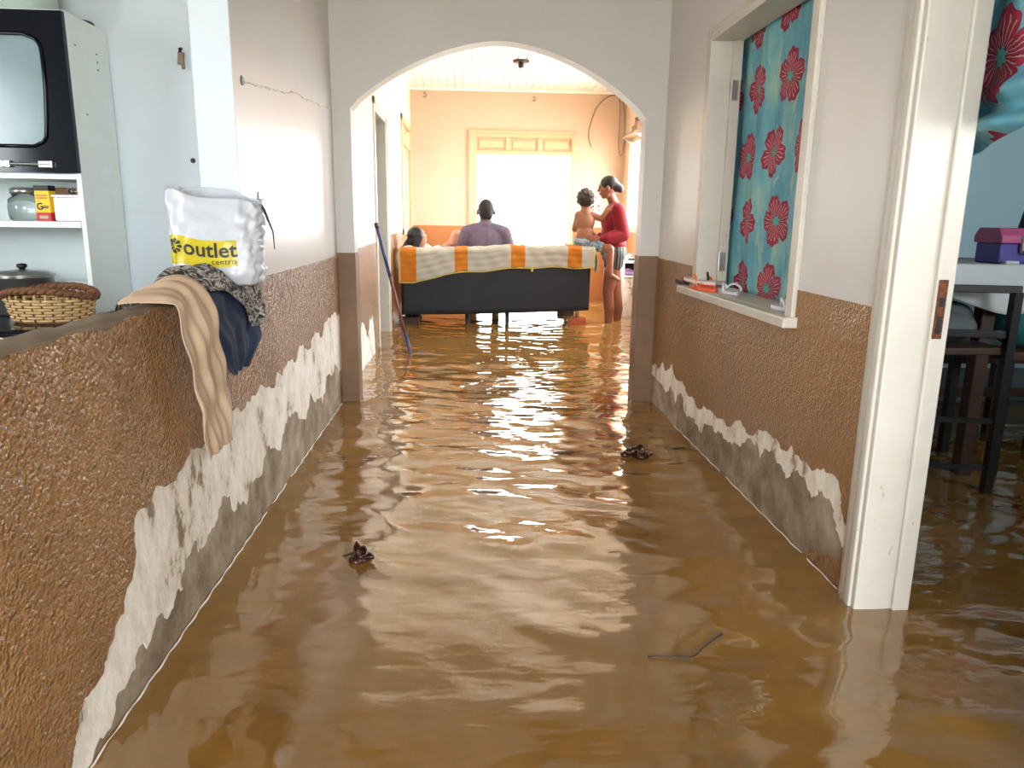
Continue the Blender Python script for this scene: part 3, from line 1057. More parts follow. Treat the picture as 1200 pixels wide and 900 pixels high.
for x, y in ((-0.9, 0.06), (-0.3, 0.06), (0.12, 0.06), (0.87, 0.06), (-0.9, 0.84), (0.87, 0.84)):
    p = so(x, y, 0)
    lg = MB().lathe((p[0], p[1], 0), [(0.018, 0.075 if abs(x) > 0.5 else -0.14), (0.024, 0.16 + 0.026 * x)], 10)
    lg.build('leg', 'steel' if x > 0.5 else 'black_plastic', sofa, smooth=True)
simple('brick_dark', (70, 52, 42), 0.85, var=0.25, scale=30)
for i, (x, y) in enumerate(((-0.9, 0.06), (0.87, 0.06), (-0.9, 0.84), (0.87, 0.84))):
    p = so(x, y, 0)
    b = MB().box((p[0] - 0.095, p[1] - 0.055, FL), (p[0] + 0.095, p[1] + 0.055, 0.074)).build('brick', 'brick_red' if (x > 0 and y < 0.5) else 'brick_dark', bevel=0.006)
    tag(b, ('dark wet brick under the near left sofa leg', 'red brick under the near right sofa leg', 'brick under the far left sofa leg', 'brick under the far right sofa leg')[i], 'brick', 'bricks under the sofa')

# quilt over the sofa back
quilt = None
q = MB()
stripes = ((-0.99, -0.825), (-0.441, -0.30), (0.15, 0.292), (0.736, 0.888))


def qbottom(x):
    z = np.interp(x, (-0.99, -0.86, -0.55, -0.1, 0.3, 0.98), (0.47, 0.455, 0.545, 0.575, 0.60, 0.585))
    return z + 0.008 * math.sin(x * 13)


def quiltfn(u, v):
    x = -1.0 + 2.02 * u
    zb = qbottom(x)
    top = 0.79
    ln_front = top - zb
    s = v * (ln_front + 0.26 + 0.12)
    puff = 0.008 * abs(math.sin(math.pi * (s + 0.01) / 0.065)) + 0.004 * math.sin(x * 40 + s * 25)
    edge = min(1, 12 * u, 12 * (1 - u))
    puff *= edge
    lump = 0.01 * math.sin(x * 5.1 + 1) + 0.008 * math.sin(x * 11)
    if s < ln_front:
        p = (x, -0.036 - puff - 0.006 * math.sin(x * 9 + s * 6), zb + s - 0.02 * max(0, s / ln_front - 0.85) / 0.15 * 0.5 + lump * s / ln_front * 0.6)
    elif s < ln_front + 0.26:
        k = (s - ln_front) / 0.26
        p = (x, -0.03 + 0.28 * k, top + 0.018 * math.sin(math.pi * k) - 0.012 * (1 - k) * 0 + puff + lump * 0.6)
    else:
        k = s - ln_front - 0.26
        p = (x, 0.25 + puff, top - k + lump * 0.6 * (1 - k / 0.13))
    return so(*p)


def qmat(u, v):
    x = -1.0 + 2.02 * u
    return 1 if any(a <= x <= b for a, b in stripes) else 0


q.grid(quiltfn, 150, 46, matfn=qmat)
quilt = q.build('quilt', ['quilt_white', 'quilt_orange'], smooth=True, solid=0.012)
tag(quilt, 'quilted cream mat with orange stripes draped over the sofa back', 'quilt')
tr = MB()
tr.tube([Vector(quiltfn(0, v / 20)) for v in range(20, -1, -1)] + [Vector(quiltfn(u / 60, 0)) for u in range(1, 61)] + [Vector(quiltfn(1, v / 20)) for v in range(1, 21)], 0.008, 6)
tr.build('edge_binding', 'quilt_trim', quilt, smooth=True)
# overhanging end that falls over the right-hand side of the sofa
qe = MB()


def qend(u, v):
    y = 0.0 + 0.24 * u
    s = v
    x = 1.0 + 0.05 * math.sin(min(1, s * 1.5) * math.pi / 2) + 0.012 * math.sin(u * 9 + s * 3)
    z = 0.80 - 0.02 * s - (0.26 - 0.10 * u) * s + 0.008 * math.sin(u * 7)
    return so(x, y - 0.03, z)


qe.grid(qend, 16, 20)
qe.build('hanging_end', 'quilt_white', quilt, smooth=True, solid=0.012)
tg = MB()
p = so(0.37, -0.05, 0.595)
tg.obox((p[0], p[1], p[2] - 0.015), (0.02, 0.004, 0.05), (0.1, 0.3, 0))
tg.build('care_tag', 'quilt_trim', quilt)

# ------------------------------------------------------------------ seated man
m_ = MB()
mx, my = 0.185, 8.2
add_head(m_, (mx + 0.003, my - 0.03, 1.175), (0.05, 1, -0.08), s=1.13)
capsule(m_, (mx, my - 0.05, 1.10), (mx, my - 0.06, 1.02), 0.066, 0.072)
ellip(m_, (mx, my - 0.05, 0.86), (0.17, 0.11, 0.19))
ellip(m_, (mx, my, 0.62), (0.17, 0.13, 0.14))
limb(m_, [(mx - 0.12, my - 0.06, 0.98), (mx + 0.12, my - 0.06, 0.98)], [0.07, 0.07])
for k in (-1, 1):
    limb(m_, [(mx + k * 0.20, my - 0.05, 0.945), (mx + k * 0.275, my + 0.0, 0.70), (mx + k * 0.19, my + 0.26, 0.62)], [0.058, 0.045, 0.032])
    add_hand(m_, (mx + k * 0.19, my + 0.26, 0.62), (-k * 0.3, 1, -0.1), (0, 0, -1), 1.0, 0.3, k)
    limb(m_, [(mx + k * 0.09, my + 0.02, 0.57), (mx + k * 0.13, my + 0.47, 0.55), (mx + k * 0.13, my + 0.50, 0.05), (mx + k * 0.14, my + 0.5, -0.09)], [0.09, 0.065, 0.045, 0.036])
    limb(m_, [(mx + k * 0.14, my + 0.48, -0.11), (mx + k * 0.16, my + 0.66, -0.135)], [0.036, 0.026])
man = fuse(m_, 'person', 'skin_man', voxel=0.009)
tag(man, 'man in a mauve shirt seated on the sofa, back turned', 'person')
add_face_bits(man, (mx + 0.003, my - 0.03, 1.175), (0.05, 1, -0.08), s=1.13)
h = MB()
ellip(h, (mx + 0.002, my - 0.045, 1.20), (0.085, 0.104, 0.106))
ellip(h, (mx + 0.002, my - 0.078, 1.135), (0.076, 0.066, 0.065))
fuse(h, 'hair', 'hair_short', man, 0.008, 4)
sh = MB()
ellip(sh, (mx, my - 0.05, 0.86), (0.20, 0.135, 0.21))
ellip(sh, (mx, my - 0.01, 0.66), (0.20, 0.15, 0.17))
limb(sh, [(mx - 0.17, my - 0.06, 0.955), (mx, my - 0.065, 1.0), (mx + 0.17, my - 0.06, 0.955)], [0.078, 0.075, 0.078])
capsule(sh, (mx, my - 0.06, 1.02), (mx, my - 0.055, 1.045), 0.085, 0.074)
for k in (-1, 1):
    limb(sh, [(mx + k * 0.20, my - 0.055, 0.945), (mx + k * 0.268, my - 0.01, 0.74)], [0.078, 0.07])
fuse(sh, 'shirt', 'mauve_shirt', man, 0.008, 6)
pt = MB()
simple('dark_shorts', (40, 42, 50), 0.85)
ellip(pt, (mx, my, 0.60), (0.19, 0.15, 0.12))
for k in (-1, 1):
    limb(pt, [(mx + k * 0.09, my + 0.02, 0.57), (mx + k * 0.13, my + 0.42, 0.555)], [0.105, 0.085])
fuse(pt, 'shorts', 'dark_shorts', man, 0.009, 5)

# ------------------------------------------------------------------ reclining girl
g = MB()
gh = Vector((-0.545, 8.25, 0.895))
gf = (0.80, 0.48, 0.22)
gu = (-0.25, 0.1, 1)
add_head(g, gh, gf, gu, 0.9)
limb(g, [gh + Vector((-0.01, 0.02, -0.07)), (-0.52, 8.32, 0.74)], [0.045, 0.05])
limb(g, [(-0.50, 8.33, 0.70), (-0.40, 8.38, 0.62), (-0.28, 8.42, 0.57)], [0.105, 0.10, 0.11])
for k, kn, an in ((-1, (-0.13, 8.26, 0.92), (-0.07, 8.32, 0.56)), (1, (-0.08, 8.5, 0.88), (-0.04, 8.46, 0.56))):
    limb(g, [(-0.27, 8.42 + k * 0.06, 0.57), kn, an], [0.075, 0.057, 0.036])
    limb(g, [an, (an[0] + 0.10, an[1], an[2] - 0.03)], [0.034, 0.022])
limb(g, [(-0.48, 8.24, 0.74), (-0.40, 8.16, 0.72), (-0.27, 8.20, 0.79)], [0.042, 0.035, 0.027])
add_hand(g, (-0.27, 8.20, 0.79), (0.8, 0.2, 0.5), (0.2, 0.8, -0.3), 0.8, 0.4, 1)
limb(g, [(-0.46, 8.42, 0.72), (-0.34, 8.52, 0.70), (-0.22, 8.44, 0.74)], [0.042, 0.035, 0.027])
add_hand(g, (-0.22, 8.44, 0.74), (0.8, -0.3, 0.3), (0, 0, -1), 0.8, 0.4, -1)
girl = fuse(g, 'person', 'skin_girl', voxel=0.008)
tag(girl, 'dark-haired girl reclining at the left end of the sofa, knee raised', 'person')
add_face_bits(girl, gh, gf, gu, 0.9)
h = MB()
r, f, u, R = frame(gf, gu)
ellip(h, gh + 0.026 * u - 0.03 * f, (0.09, 0.095, 0.092), R)
ellip(h, gh - 0.055 * f - 0.03 * u + 0.0 * r, (0.08, 0.06, 0.08), R)
limb(h, [gh - 0.06 * f - 0.02 * u, (-0.65, 8.22, 0.81), (-0.70, 8.18, 0.775)], [0.07, 0.055, 0.03])
limb(h, [gh + 0.05 * r - 0.03 * f, (-0.575, 8.17, 0.80), (-0.60, 8.15, 0.75)], [0.055, 0.045, 0.03])
fuse(h, 'hair', 'hair_black', girl, 0.008, 4)
sh = MB()
limb(sh, [(-0.51, 8.33, 0.71), (-0.40, 8.38, 0.63), (-0.30, 8.41, 0.59)], [0.125, 0.12, 0.125])
limb(sh, [(-0.48, 8.24, 0.74), (-0.405, 8.17, 0.73), (-0.33, 8.18, 0.765)], [0.06, 0.052, 0.046])
fuse(sh, 'shirt', 'white_shirt', girl, 0.008, 6)
# pillow under her head
pw = MB()
ellip(pw, (-0.64, 8.20, 0.745), (0.11, 0.16, 0.06))
pil = fuse(pw, 'pillow', 'white_shirt', voxel=0.01)
tag(pil, 'small white pillow on the sofa arm under the girl', 'pillow')

# ------------------------------------------------------------------ standing woman
w = MB()
wx, wy = 1.555, 8.04
wh = Vector((1.462, 7.985, 1.435))
wf = (-0.95, 0.22, -0.16)
add_head(w, wh, wf, s=0.98)
limb(w, [wh + Vector((0.035, 0.015, -0.075)), (wx - 0.01, wy, 1.27)], [0.047, 0.056])
ellip(w, (wx, wy, 1.10), (0.115, 0.165, 0.17))
ellip(w, (wx + 0.005, wy, 0.93), (0.105, 0.14, 0.15))
ellip(w, (wx + 0.01, wy, 0.77), (0.12, 0.165, 0.13))
limb(w, [(wx, wy - 0.14, 1.21), (wx, wy + 0.14, 1.21)], [0.06, 0.06])
limb(w, [(wx + 0.01, wy - 0.17, 1.20), (wx + 0.06, wy - 0.19, 0.94), (1.37, 7.785, 0.90)], [0.052, 0.042, 0.027])
add_hand(w, (1.37, 7.785, 0.90), (-1, -0.0, 0.02), (0, 1, 0), 0.95, 0.16, 1)
limb(w, [(wx + 0.0, wy + 0.17, 1.20), (wx - 0.03, wy + 0.2, 0.95), (1.37, 8.06, 0.92)], [0.052, 0.042, 0.027])
add_hand(w, (1.37, 8.06, 0.92), (-1, -0.3, 0.1), (0, -1, 0), 0.95, 0.2, -1)
for k, ank, kne in ((-1, (1.525, 7.97, -0.08), (1.505, 7.95, 0.34)), (1, (1.655, 8.12, -0.08), (1.625, 8.11, 0.34))):
    limb(w, [(wx + 0.01, wy + k * 0.085, 0.74), kne, (kne[0] * 0.45 + ank[0] * 0.55 + 0.015, kne[1] * 0.45 + ank[1] * 0.55, 0.15), ank], [0.098, 0.063, 0.058, 0.037])
    limb(w, [ank, (ank[0] - 0.16, ank[1] + 0.02, -0.13)], [0.036, 0.024])
wom = fuse(w, 'person', 'skin_woman', voxel=0.0075)
tag(wom, 'woman in a red top and striped shorts standing beside the sofa', 'person')
add_face_bits(wom, wh, wf, s=0.98)
h = MB()
r, f, u, R = frame(wf)
ellip(h, wh + 0.032 * u - 0.022 * f, (0.086, 0.098, 0.088), R)
limb(h, [wh - 0.085 * f - 0.005 * u, wh - 0.125 * f - 0.03 * u, wh - 0.135 * f - 0.05 * u], [0.06, 0.045, 0.03])
hr = fuse(h, 'hair', 'hair_black', wom, 0.007, 4)
cl = MB()
ellip(cl, wh - 0.105 * f + 0.045 * r * 0 + 0.03 * u + Vector((0, -0.045, 0)), (0.02, 0.014, 0.012))
cl.build('hair_clip', 'white_plastic', hr, smooth=True)
sh = MB()
ellip(sh, (wx, wy, 1.09), (0.14, 0.19, 0.17))
ellip(sh, (wx + 0.005, wy, 0.95), (0.14, 0.18, 0.16))
ellip(sh, (wx + 0.008, wy, 0.85), (0.138, 0.18, 0.075))
limb(sh, [(wx + 0.01, wy - 0.15, 1.205), (wx, wy, 1.225), (wx + 0.01, wy + 0.15, 1.205)], [0.075, 0.072, 0.075])
limb(sh, [(wx + 0.01, wy - 0.175, 1.195), (wx + 0.065, wy - 0.2, 0.95), (1.45, 7.80, 0.905), (1.395, 7.79, 0.90)], [0.076, 0.078, 0.066, 0.042])
limb(sh, [(wx + 0.0, wy + 0.175, 1.195), (wx - 0.03, wy + 0.2, 0.95), (1.42, 8.06, 0.92)], [0.074, 0.072, 0.045])
fuse(sh, 'sweater', 'red_knit', wom, 0.0075, 5)
st = MB()
ellip(st, (wx + 0.012, wy, 0.77), (0.142, 0.185, 0.11))
for k in (-1, 1):
    limb(st, [(wx + 0.01, wy + k * 0.085, 0.74), (wx + (0.0 if k < 0 else 0.04), wy + k * 0.085, 0.645)], [0.115, 0.105])
fuse(st, 'shorts', 'striped_shorts', wom, 0.0075, 4)

# ------------------------------------------------------------------ child on the sofa back
c = MB()
ch = Vector((1.222, 7.89, 1.292))
cf = (0.25, 1, -0.05)
add_head(c, ch, cf, s=0.98)
limb(c, [ch + Vector((0, -0.005, -0.07)), (1.222, 7.875, 1.165)], [0.05, 0.056])
ellip(c, (1.22, 7.875, 1.075), (0.105, 0.074, 0.11))
ellip(c, (1.222, 7.87, 0.95), (0.09, 0.072, 0.11))
ellip(c, (1.228, 7.875, 0.875), (0.105, 0.09, 0.065))
limb(c, [(1.15, 7.875, 1.145), (1.29, 7.875, 1.145)], [0.043, 0.043])
limb(c, [(1.295, 7.875, 1.145), (1.385, 7.86, 1.11), (1.465, 7.855, 1.195)], [0.037, 0.032, 0.024])
add_hand(c, (1.465, 7.855, 1.195), (0.75, -0.0, 0.65), (0.3, 0.9, -0.1), 0.6, 0.3, 1)
limb(c, [(1.145, 7.88, 1.12), (1.125, 7.97, 1.0), (1.22, 8.05, 1.0)], [0.037, 0.032, 0.024])
add_hand(c, (1.22, 8.05, 1.0), (1, 0.2, 0), (0, 0, -1), 0.6, 0.3, -1)
limb(c, [(1.275, 7.87, 0.872), (1.475, 7.775, 0.80), (1.485, 7.765, 0.545)], [0.068, 0.05, 0.032])
limb(c, [(1.485, 7.765, 0.535), (1.575, 7.745, 0.485)], [0.03, 0.021])
ellip(c, (1.555, 7.75, 0.49), (0.045, 0.03, 0.016), Euler((0, 0.5, -0.2)).to_matrix())
limb(c, [(1.185, 7.90, 0.872), (1.20, 8.10, 0.85), (1.21, 8.14, 0.62)], [0.066, 0.05, 0.032])
limb(c, [(1.21, 8.14, 0.61), (1.215, 8.23, 0.57)], [0.03, 0.02])
chd = fuse(c, 'person', 'skin_child', voxel=0.0065)
tag(chd, 'shirtless toddler in blue shorts sitting on the sofa back', 'person')
add_face_bits(chd, ch, cf, s=0.98)
h = MB()
r, f, u, R = frame(cf)
ellip(h, ch + 0.022 * u - 0.024 * f, (0.089, 0.096, 0.095), R)
rn = random.Random(3)
for k in range(70):
    a, b = rn.uniform(0, 6.283), rn.uniform(-0.35, 1)
    rad = math.sqrt(max(0, 1 - b * b))
    p = ch + 0.02 * u - 0.026 * f + R @ Vector((0.085 * rad * math.cos(a), 0.092 * rad * math.sin(a), 0.094 * b))
    if (p - ch).dot(f) < 0.045:
        ellip(h, p, (0.016, 0.016, 0.016), None, 8, 6)
fuse(h, 'hair', 'hair_brown', chd, 0.006, 2)
st = MB()
ellip(st, (1.228, 7.877, 0.872), (0.118, 0.10, 0.055))
limb(st, [(1.27, 7.868, 0.868), (1.375, 7.822, 0.838)], [0.078, 0.074])
limb(st, [(1.185, 7.90, 0.868), (1.195, 8.02, 0.856)], [0.078, 0.072])
fuse(st, 'shorts', 'blue_print_shorts', chd, 0.0065, 4)

# ------------------------------------------------------------------ kitchen
CX1, CX0, CY0, CY1 = -1.52, -2.45, 3.10, 3.44
cab = thing('kitchen_cabinet', 'white kitchen cabinet with a black glossy glazed door and open shelf', 'cabinet', ((CX0 + CX1) / 2, 3.27, 0.66))
for a, b in ((CX1 - 0.02, CX1), (CX0, CX0 + 0.02)):
    MB().box((a, CY0, 0.68), (b, CY1, 1.83)).build('side_panel', 'cabinet_white', cab, bevel=0.002)
MB().box((CX0 + 0.02, CY0, 1.81), (CX1 - 0.02, CY1, 1.83)).build('top_panel', 'cabinet_white', cab)
MB().box((CX0 + 0.02, CY1 - 0.012, 0.68), (CX1 - 0.02, CY1, 1.81)).build('back_panel', 'cabinet_back', cab)
MB().box((CX0 + 0.02, CY0, 1.215), (CX1 - 0.02, CY1 - 0.012, 1.235)).build('shelf', 'cabinet_white', cab)
MB().box((CX0 + 0.02, CY0 - 0.003, 1.028), (CX1 - 0.02, CY1 - 0.012, 1.052)).build('shelf', 'cabinet_white', cab)
for i, (x, y, z) in enumerate(((CX1 + 0.0005, 3.16, 1.72), (CX1 + 0.0005, 3.33, 1.72), (CX1 + 0.0005, 3.33, 1.69), (CX1 + 0.0005, 3.33, 1.66), (CX1 + 0.0005, 3.2, 1.47))):
    MB().lathe((x - 0.002, y, z), [(0.004, 0), (0.004, 0.003)], 8, axis='x').build('screw_hole', 'black_plastic', cab)


def rrect(x0, x1, z0, z1, taper, bow, n=10, top_r=0.06, bot_r=0.045):
    """tapered rounded outline: wide in the middle, narrow at the foot"""
    pts = []
    cx = (x0 + x1) / 2
    hw = (x1 - x0) / 2
    for i in range(n + 1):
        t = i / n
        z = z0 + (z1 - z0) * t
        w = hw * (1 - taper * (1 - t) ** 2 - 0.10 * max(0, t - 0.55) ** 1.2)
        dz0, dz1 = z - z0, z1 - z
        if dz0 < bot_r:
            w -= bot_r - math.sqrt(max(0, bot_r ** 2 - (bot_r - dz0) ** 2))
        if dz1 < top_r:
            w -= top_r - math.sqrt(max(0, top_r ** 2 - (top_r - dz1) ** 2))
        pts.append((w, z))
    return [(cx + w, z) for w, z in pts] + [(cx - w, z) for w, z in reversed(pts)]


dx0, dx1, dz0, dz1 = -2.02, CX1 + 0.002, 1.238, 1.822
win = rrect(-1.945, -1.600, 1.335, 1.738, 0.16, 0, 24)
N = len(win)
outer = []
for (x, z) in win:
    cx, cz = (dx0 + dx1) / 2, (dz0 + dz1) / 2
    vx, vz = x - cx, z - cz
    k = min(((dx1 - dx0) / 2) / abs(vx) if abs(vx) > 1e-6 else 1e9, ((dz1 - dz0) / 2) / abs(vz) if abs(vz) > 1e-6 else 1e9)
    outer.append((cx + vx * k, cz + vz * k))
dm = MB()
yf, yb = CY0 - 0.022, CY0 - 0.001
vs = [(x, yf, z) for x, z in outer] + [(x, yf, z) for x, z in win] + [(x, yb, z) for x, z in outer] + [(x, yb, z) for x, z in win]
fs = []
for i in range(N):
    j = (i + 1) % N
    fs += [(i, j, N + j, N + i), (2 * N + i, 3 * N + i, 3 * N + j, 2 * N + j), (i, 2 * N + i, 2 * N + j, j), (N + i, N + j, 3 * N + j, 3 * N + i)]
dm.add(vs, fs)
# corners that the radial outline cuts off
for cx_, cz_ in ((dx0, dz0), (dx1, dz0), (dx0, dz1), (dx1, dz1)):
    nb = sorted(outer, key=lambda p: (p[0] - cx_) ** 2 + (p[1] - cz_) ** 2)
    a = min((p for p in outer if abs(p[0] - cx_) < 1e-6), key=lambda p: abs(p[1] - cz_), default=None)
    b = min((p for p in outer if abs(p[1] - cz_) < 1e-6), key=lambda p: abs(p[0] - cx_), default=None)
    if a and b:
        dm.prism([a, (cx_, cz_), b], lambda u, v, d: (u, yf + d, v), yb - yf)
cdoor = dm.build('door', 'black_gloss', cab)
MB().tube([(x, yf - 0.002, z) for x, z in win] + [(win[0][0], yf - 0.002, win[0][1])], 0.007, 8).build('window_bead', 'black_gloss', cdoor, smooth=True)


def frosted():
    t = NT('frosted_pane')
    t.set(t.ramp(t.noise(3, 2), [(0.3, lin((112, 138, 144))), (0.7, lin((136, 158, 162)))]), 0.2, Specular_IOR_Level=0.4)
    MATS['frosted_pane'] = t.m


frosted()
MB().prism(win, lambda u, v, d: (u, yf + 0.008 + d, v), 0.004).build('pane', 'frosted_pane', cdoor)
hd = MB().tube([(-1.80, yf - 0.012, 1.268), (-1.615, yf - 0.012, 1.268)], 0.007, 8)
hd.obox((-1.785, yf - 0.01, 1.268), (0.04, 0.016, 0.024)).obox((-1.632, yf - 0.01, 1.268), (0.05, 0.016, 0.026))
hd.build('handle', 'chrome', cdoor, bevel=0.002)

# things on top of the cabinet
pot = thing('pot', 'pale green pot with a black lid knob on top of the cabinet', 'pot', (-1.74, 3.25, 1.83))
simple('pale_green_enamel', (176, 196, 184), 0.3, var=0.05)
MB().lathe((-1.74, 3.25, 1.83), [(0.10, 0), (0.115, 0.01), (0.12, 0.12), (0.122, 0.125)], 28).build('body', 'pale_green_enamel', pot, smooth=True)
MB().lathe((-1.74, 3.25, 1.955), [(0.122, 0), (0.11, 0.012), (0.05, 0.03), (0.02, 0.034)], 28).build('lid', 'pale_green_enamel', pot, smooth=True)
MB().lathe((-1.74, 3.25, 1.985), [(0.01, 0), (0.022, 0.015), (0.02, 0.03), (0.006, 0.034)], 14).build('lid_knob', 'black_plastic', pot, smooth=True)
db = MB().box((-2.02, 3.12, 1.83), (-1.87, 3.40, 2.0)).box((-2.025, 3.115, 1.985), (-1.865, 3.405, 2.012)).build('storage_box', 'black_plastic', bevel=0.006)
tag(db, 'dark lidded box on top of the cabinet beside the green pot', 'box')
tr_ = MB().lathe((-1.585, 3.36, 1.8302), [(0.05, 0), (0.052, 0.012), (0.045, 0.02)], 20).build('jar_lid', 'black_plastic', smooth=True)
tag(tr_, 'small flat black lid lying at the cabinet top corner', 'lid')

# shelf contents
SZ = 1.052
jar = thing('glass_jar', 'clear glass jar with lid on the left of the open shelf', 'jar', (-1.80, 3.20, SZ))
MB().lathe((-1.80, 3.20, SZ + 0.001), [(0.05, 0), (0.062, 0.006), (0.066, 0.05), (0.06, 0.085), (0.045, 0.095), (0.047, 0.105)], 24).build('body', 'clear_glass', jar, smooth=True)
MB().lathe((-1.80, 3.20, SZ + 0.106), [(0.052, 0), (0.052, 0.018), (0.04, 0.026)], 24).build('lid', 'steel', jar, smooth=True)
bx = thing('carton', 'yellow and red printed carton box standing on the open shelf', 'box', (-1.685, 3.13, SZ))
simple('print_yellow', (244, 196, 20), 0.5, var=0.04)
simple('print_red', (196, 32, 34), 0.5, var=0.06)
simple('print_black', (16, 18, 24), 0.5)
bxp = MB()
rz = math.radians(-8)


def crt(x, y, z):
    return (-1.685 + x * math.cos(rz) - y * math.sin(rz), 3.135 + x * math.sin(rz) + y * math.cos(rz), SZ + z)


def cbox(a, b):
    mb = MB().box(a, b)
    mb.v = [crt(*p) for p in mb.v]
    return mb


cbox((-0.03, -0.02, 0.001), (0.03, 0.02, 0.138)).build('body', 'print_yellow', bx, bevel=0.001)
cbox((-0.0305, -0.021, 0.001), (0.0305, 0.0205, 0.034)).build('red_band', 'print_red', bx)
cbox((-0.0305, -0.021, 0.118), (0.0305, 0.0205, 0.1385)).build('black_band', 'print_black', bx)


def text_mesh(txt, size, mapfn, name, mat, parent, ext=0.0, spacing=1.0, bold=0.0):
    cu = bpy.data.curves.new(name, 'FONT')
    cu.body = txt
    cu.size = size
    cu.space_character = spacing
    cu.offset = bold
    cu.resolution_u = 3
    o = bpy.data.objects.new(name + '_tmp', cu)
    COL.objects.link(o)
    bpy.context.view_layer.update()
    dg = bpy.context.evaluated_depsgraph_get()
    me = bpy.data.meshes.new_from_object(o.evaluated_get(dg))
    bpy.data.objects.remove(o)
    bm = bmesh.new()
    bm.from_mesh(me)
    bmesh.ops.triangulate(bm, faces=bm.faces)
    for _ in range(2):
        long_e = [e for e in bm.edges if e.calc_length() > size * 0.16]
        if long_e:
            bmesh.ops.subdivide_edges(bm, edges=long_e, cuts=1)
            bmesh.ops.triangulate(bm, faces=bm.faces)
    vs = [tuple(v.co) for v in bm.verts]
    bm.verts.index_update()
    fs = [tuple(v.index for v in f.verts) for f in bm.faces]
    bm.free()
    bpy.data.meshes.remove(me)
    mb = MB()
    mb.add([mapfn(x, y) for x, y, z in vs], fs)
    return mb.build(name, mat, parent, fixn=False)


text_mesh('G', 0.038, lambda x, y: crt(-0.026 + x, -0.0212, 0.045 + y), 'printed_letter', 'print_black', bx, bold=0.001)
for k, (z0, w) in enumerate(((0.056, 0.026), (0.050, 0.022), (0.098, 0.045), (0.088, 0.045))):
    x0 = 0.0 if k < 2 else -0.025
    cbox((x0, -0.0213, z0), (x0 + w, -0.0205, z0 + 0.004)).build('printed_line', 'print_red' if k > 1 else 'print_black', bx)
cbox((-0.018, -0.0215, 0.010), (0.018, -0.0208, 0.022)).build('printed_seal', 'quilt_white', bx)
tub = thing('plastic_tub', 'white plastic tub with small things on top on the open shelf', 'tub', (-1.59, 3.18, SZ))
MB().box((-1.648, 3.115, SZ + 0.001), (-1.545, 3.26, SZ + 0.094)).build('body', 'white_plastic', tub, bevel=0.008)
MB().box((-1.652, 3.11, SZ + 0.094), (-1.542, 3.264, SZ + 0.104)).build('lid', 'white_plastic', tub, bevel=0.004)
glb = MB().lathe((-1.585, 3.18, SZ + 0.1045), [(0.028, 0), (0.034, 0.003), (0.034, 0.024), (0.028, 0.028)], 18).build('glass_dish', 'clear_glass', smooth=True)
tag(glb, 'small clear dish sitting on the white tub', 'dish')
basket2 = MB()
basket2.lathe((-1.66, 3.30, SZ + 0.001), [(0.06, 0), (0.07, 0.1), (0.075, 0.13), (0.06, 0.135)], 22)
b2 = basket2.build('canister', 'wood_board', smooth=True)
tag(b2, 'round brown canister behind the yellow carton', 'canister')

# cooker under the cabinet with chrome rails
ck = thing('cooker', 'black cooker top with chrome front rails below the cabinet', 'cooker', (-2.0, 2.95, FL))
MB().box((-2.45, 2.72, FL), (-1.50, 3.43, 0.655)).build('body', 'black_plastic', ck, bevel=0.01)
MB().box((-2.46, 2.70, 0.655), (-1.49, 3.44, 0.676)).build('cooktop', 'black_gloss', ck, bevel=0.005)
for z in (0.645, 0.61, 0.572):
    MB().tube([(-2.45, 2.705, z), (-1.50, 2.705, z)], 0.006, 8).build('rail', 'chrome', ck, smooth=True)

# wicker basket: woven strands around uprights
simple('wicker_light', (196, 166, 116), 0.7, var=0.2, scale=60, bump=0.3, bscale=150)
simple('wicker_dark', (112, 72, 42), 0.7, var=0.25, scale=60, bump=0.3, bscale=150)
bkx, bky, bkz = -1.60, 2.93, 0.677
bas = thing('wicker_basket', 'oval wicker basket with a brown braided rim on the cooker', 'basket', (bkx, bky, bkz))
ra, rb = 0.155, 0.105


def bp(a, t, off=0.0):
    k = 0.86 + 0.16 * t
    return (bkx + (ra * k + off) * math.cos(a), bky + (rb * k + off) * math.sin(a), bkz + 0.006 + 0.085 * t)


NU = 26
for i in range(NU):
    a = 2 * math.pi * i / NU
    MB().tube([bp(a, t / 4) for t in range(5)], 0.0035, 6).build('upright', 'wicker_dark', bas, smooth=True)
rows = 8
for j in range(rows):
    t = (j + 0.5) / rows
    pts = [bp(2 * math.pi * k / (NU * 4), t, 0.0055 * math.cos(math.pi * (k / 4.0 + j))) for k in range(NU * 4 + 1)]
    MB().tube(pts, 0.0052, 6, flat=1.0).build('woven_strand', 'wicker_light', bas, smooth=True)


def rimz(a):
    return 0.006 + 0.09 + 0.030 * abs(math.sin(a)) ** 1.5


for ph in (0, math.pi):
    pts = []
    for k in range(121):
        a = 2 * math.pi * k / 120
        x, y, z = bp(a, 1.05, 0.004 + 0.006 * math.cos(k * 0.9 + ph))
        pts.append((x, y, bkz + rimz(a) + 0.006 * math.sin(k * 0.9 + ph)))
    MB().tube(pts, 0.0105, 7).build('rim', 'wicker_dark', bas, smooth=True)
MB().lathe((bkx, bky, bkz), [(0.86, 0.0005), (0.86, 0.008)], 28, sx=ra, sy=rb).build('bottom', 'wicker_dark', bas)
for k in range(NU):
    a = 2 * math.pi * (k + 0.5) / NU
    x, y, z = bp(a, 0.95)
    MB().tube([(x, y, z - 0.01), (x * 1.0 + 0.0, y, bkz + rimz(a))], 0.004, 5).build('rim_tie', 'wicker_light', bas, smooth=True)

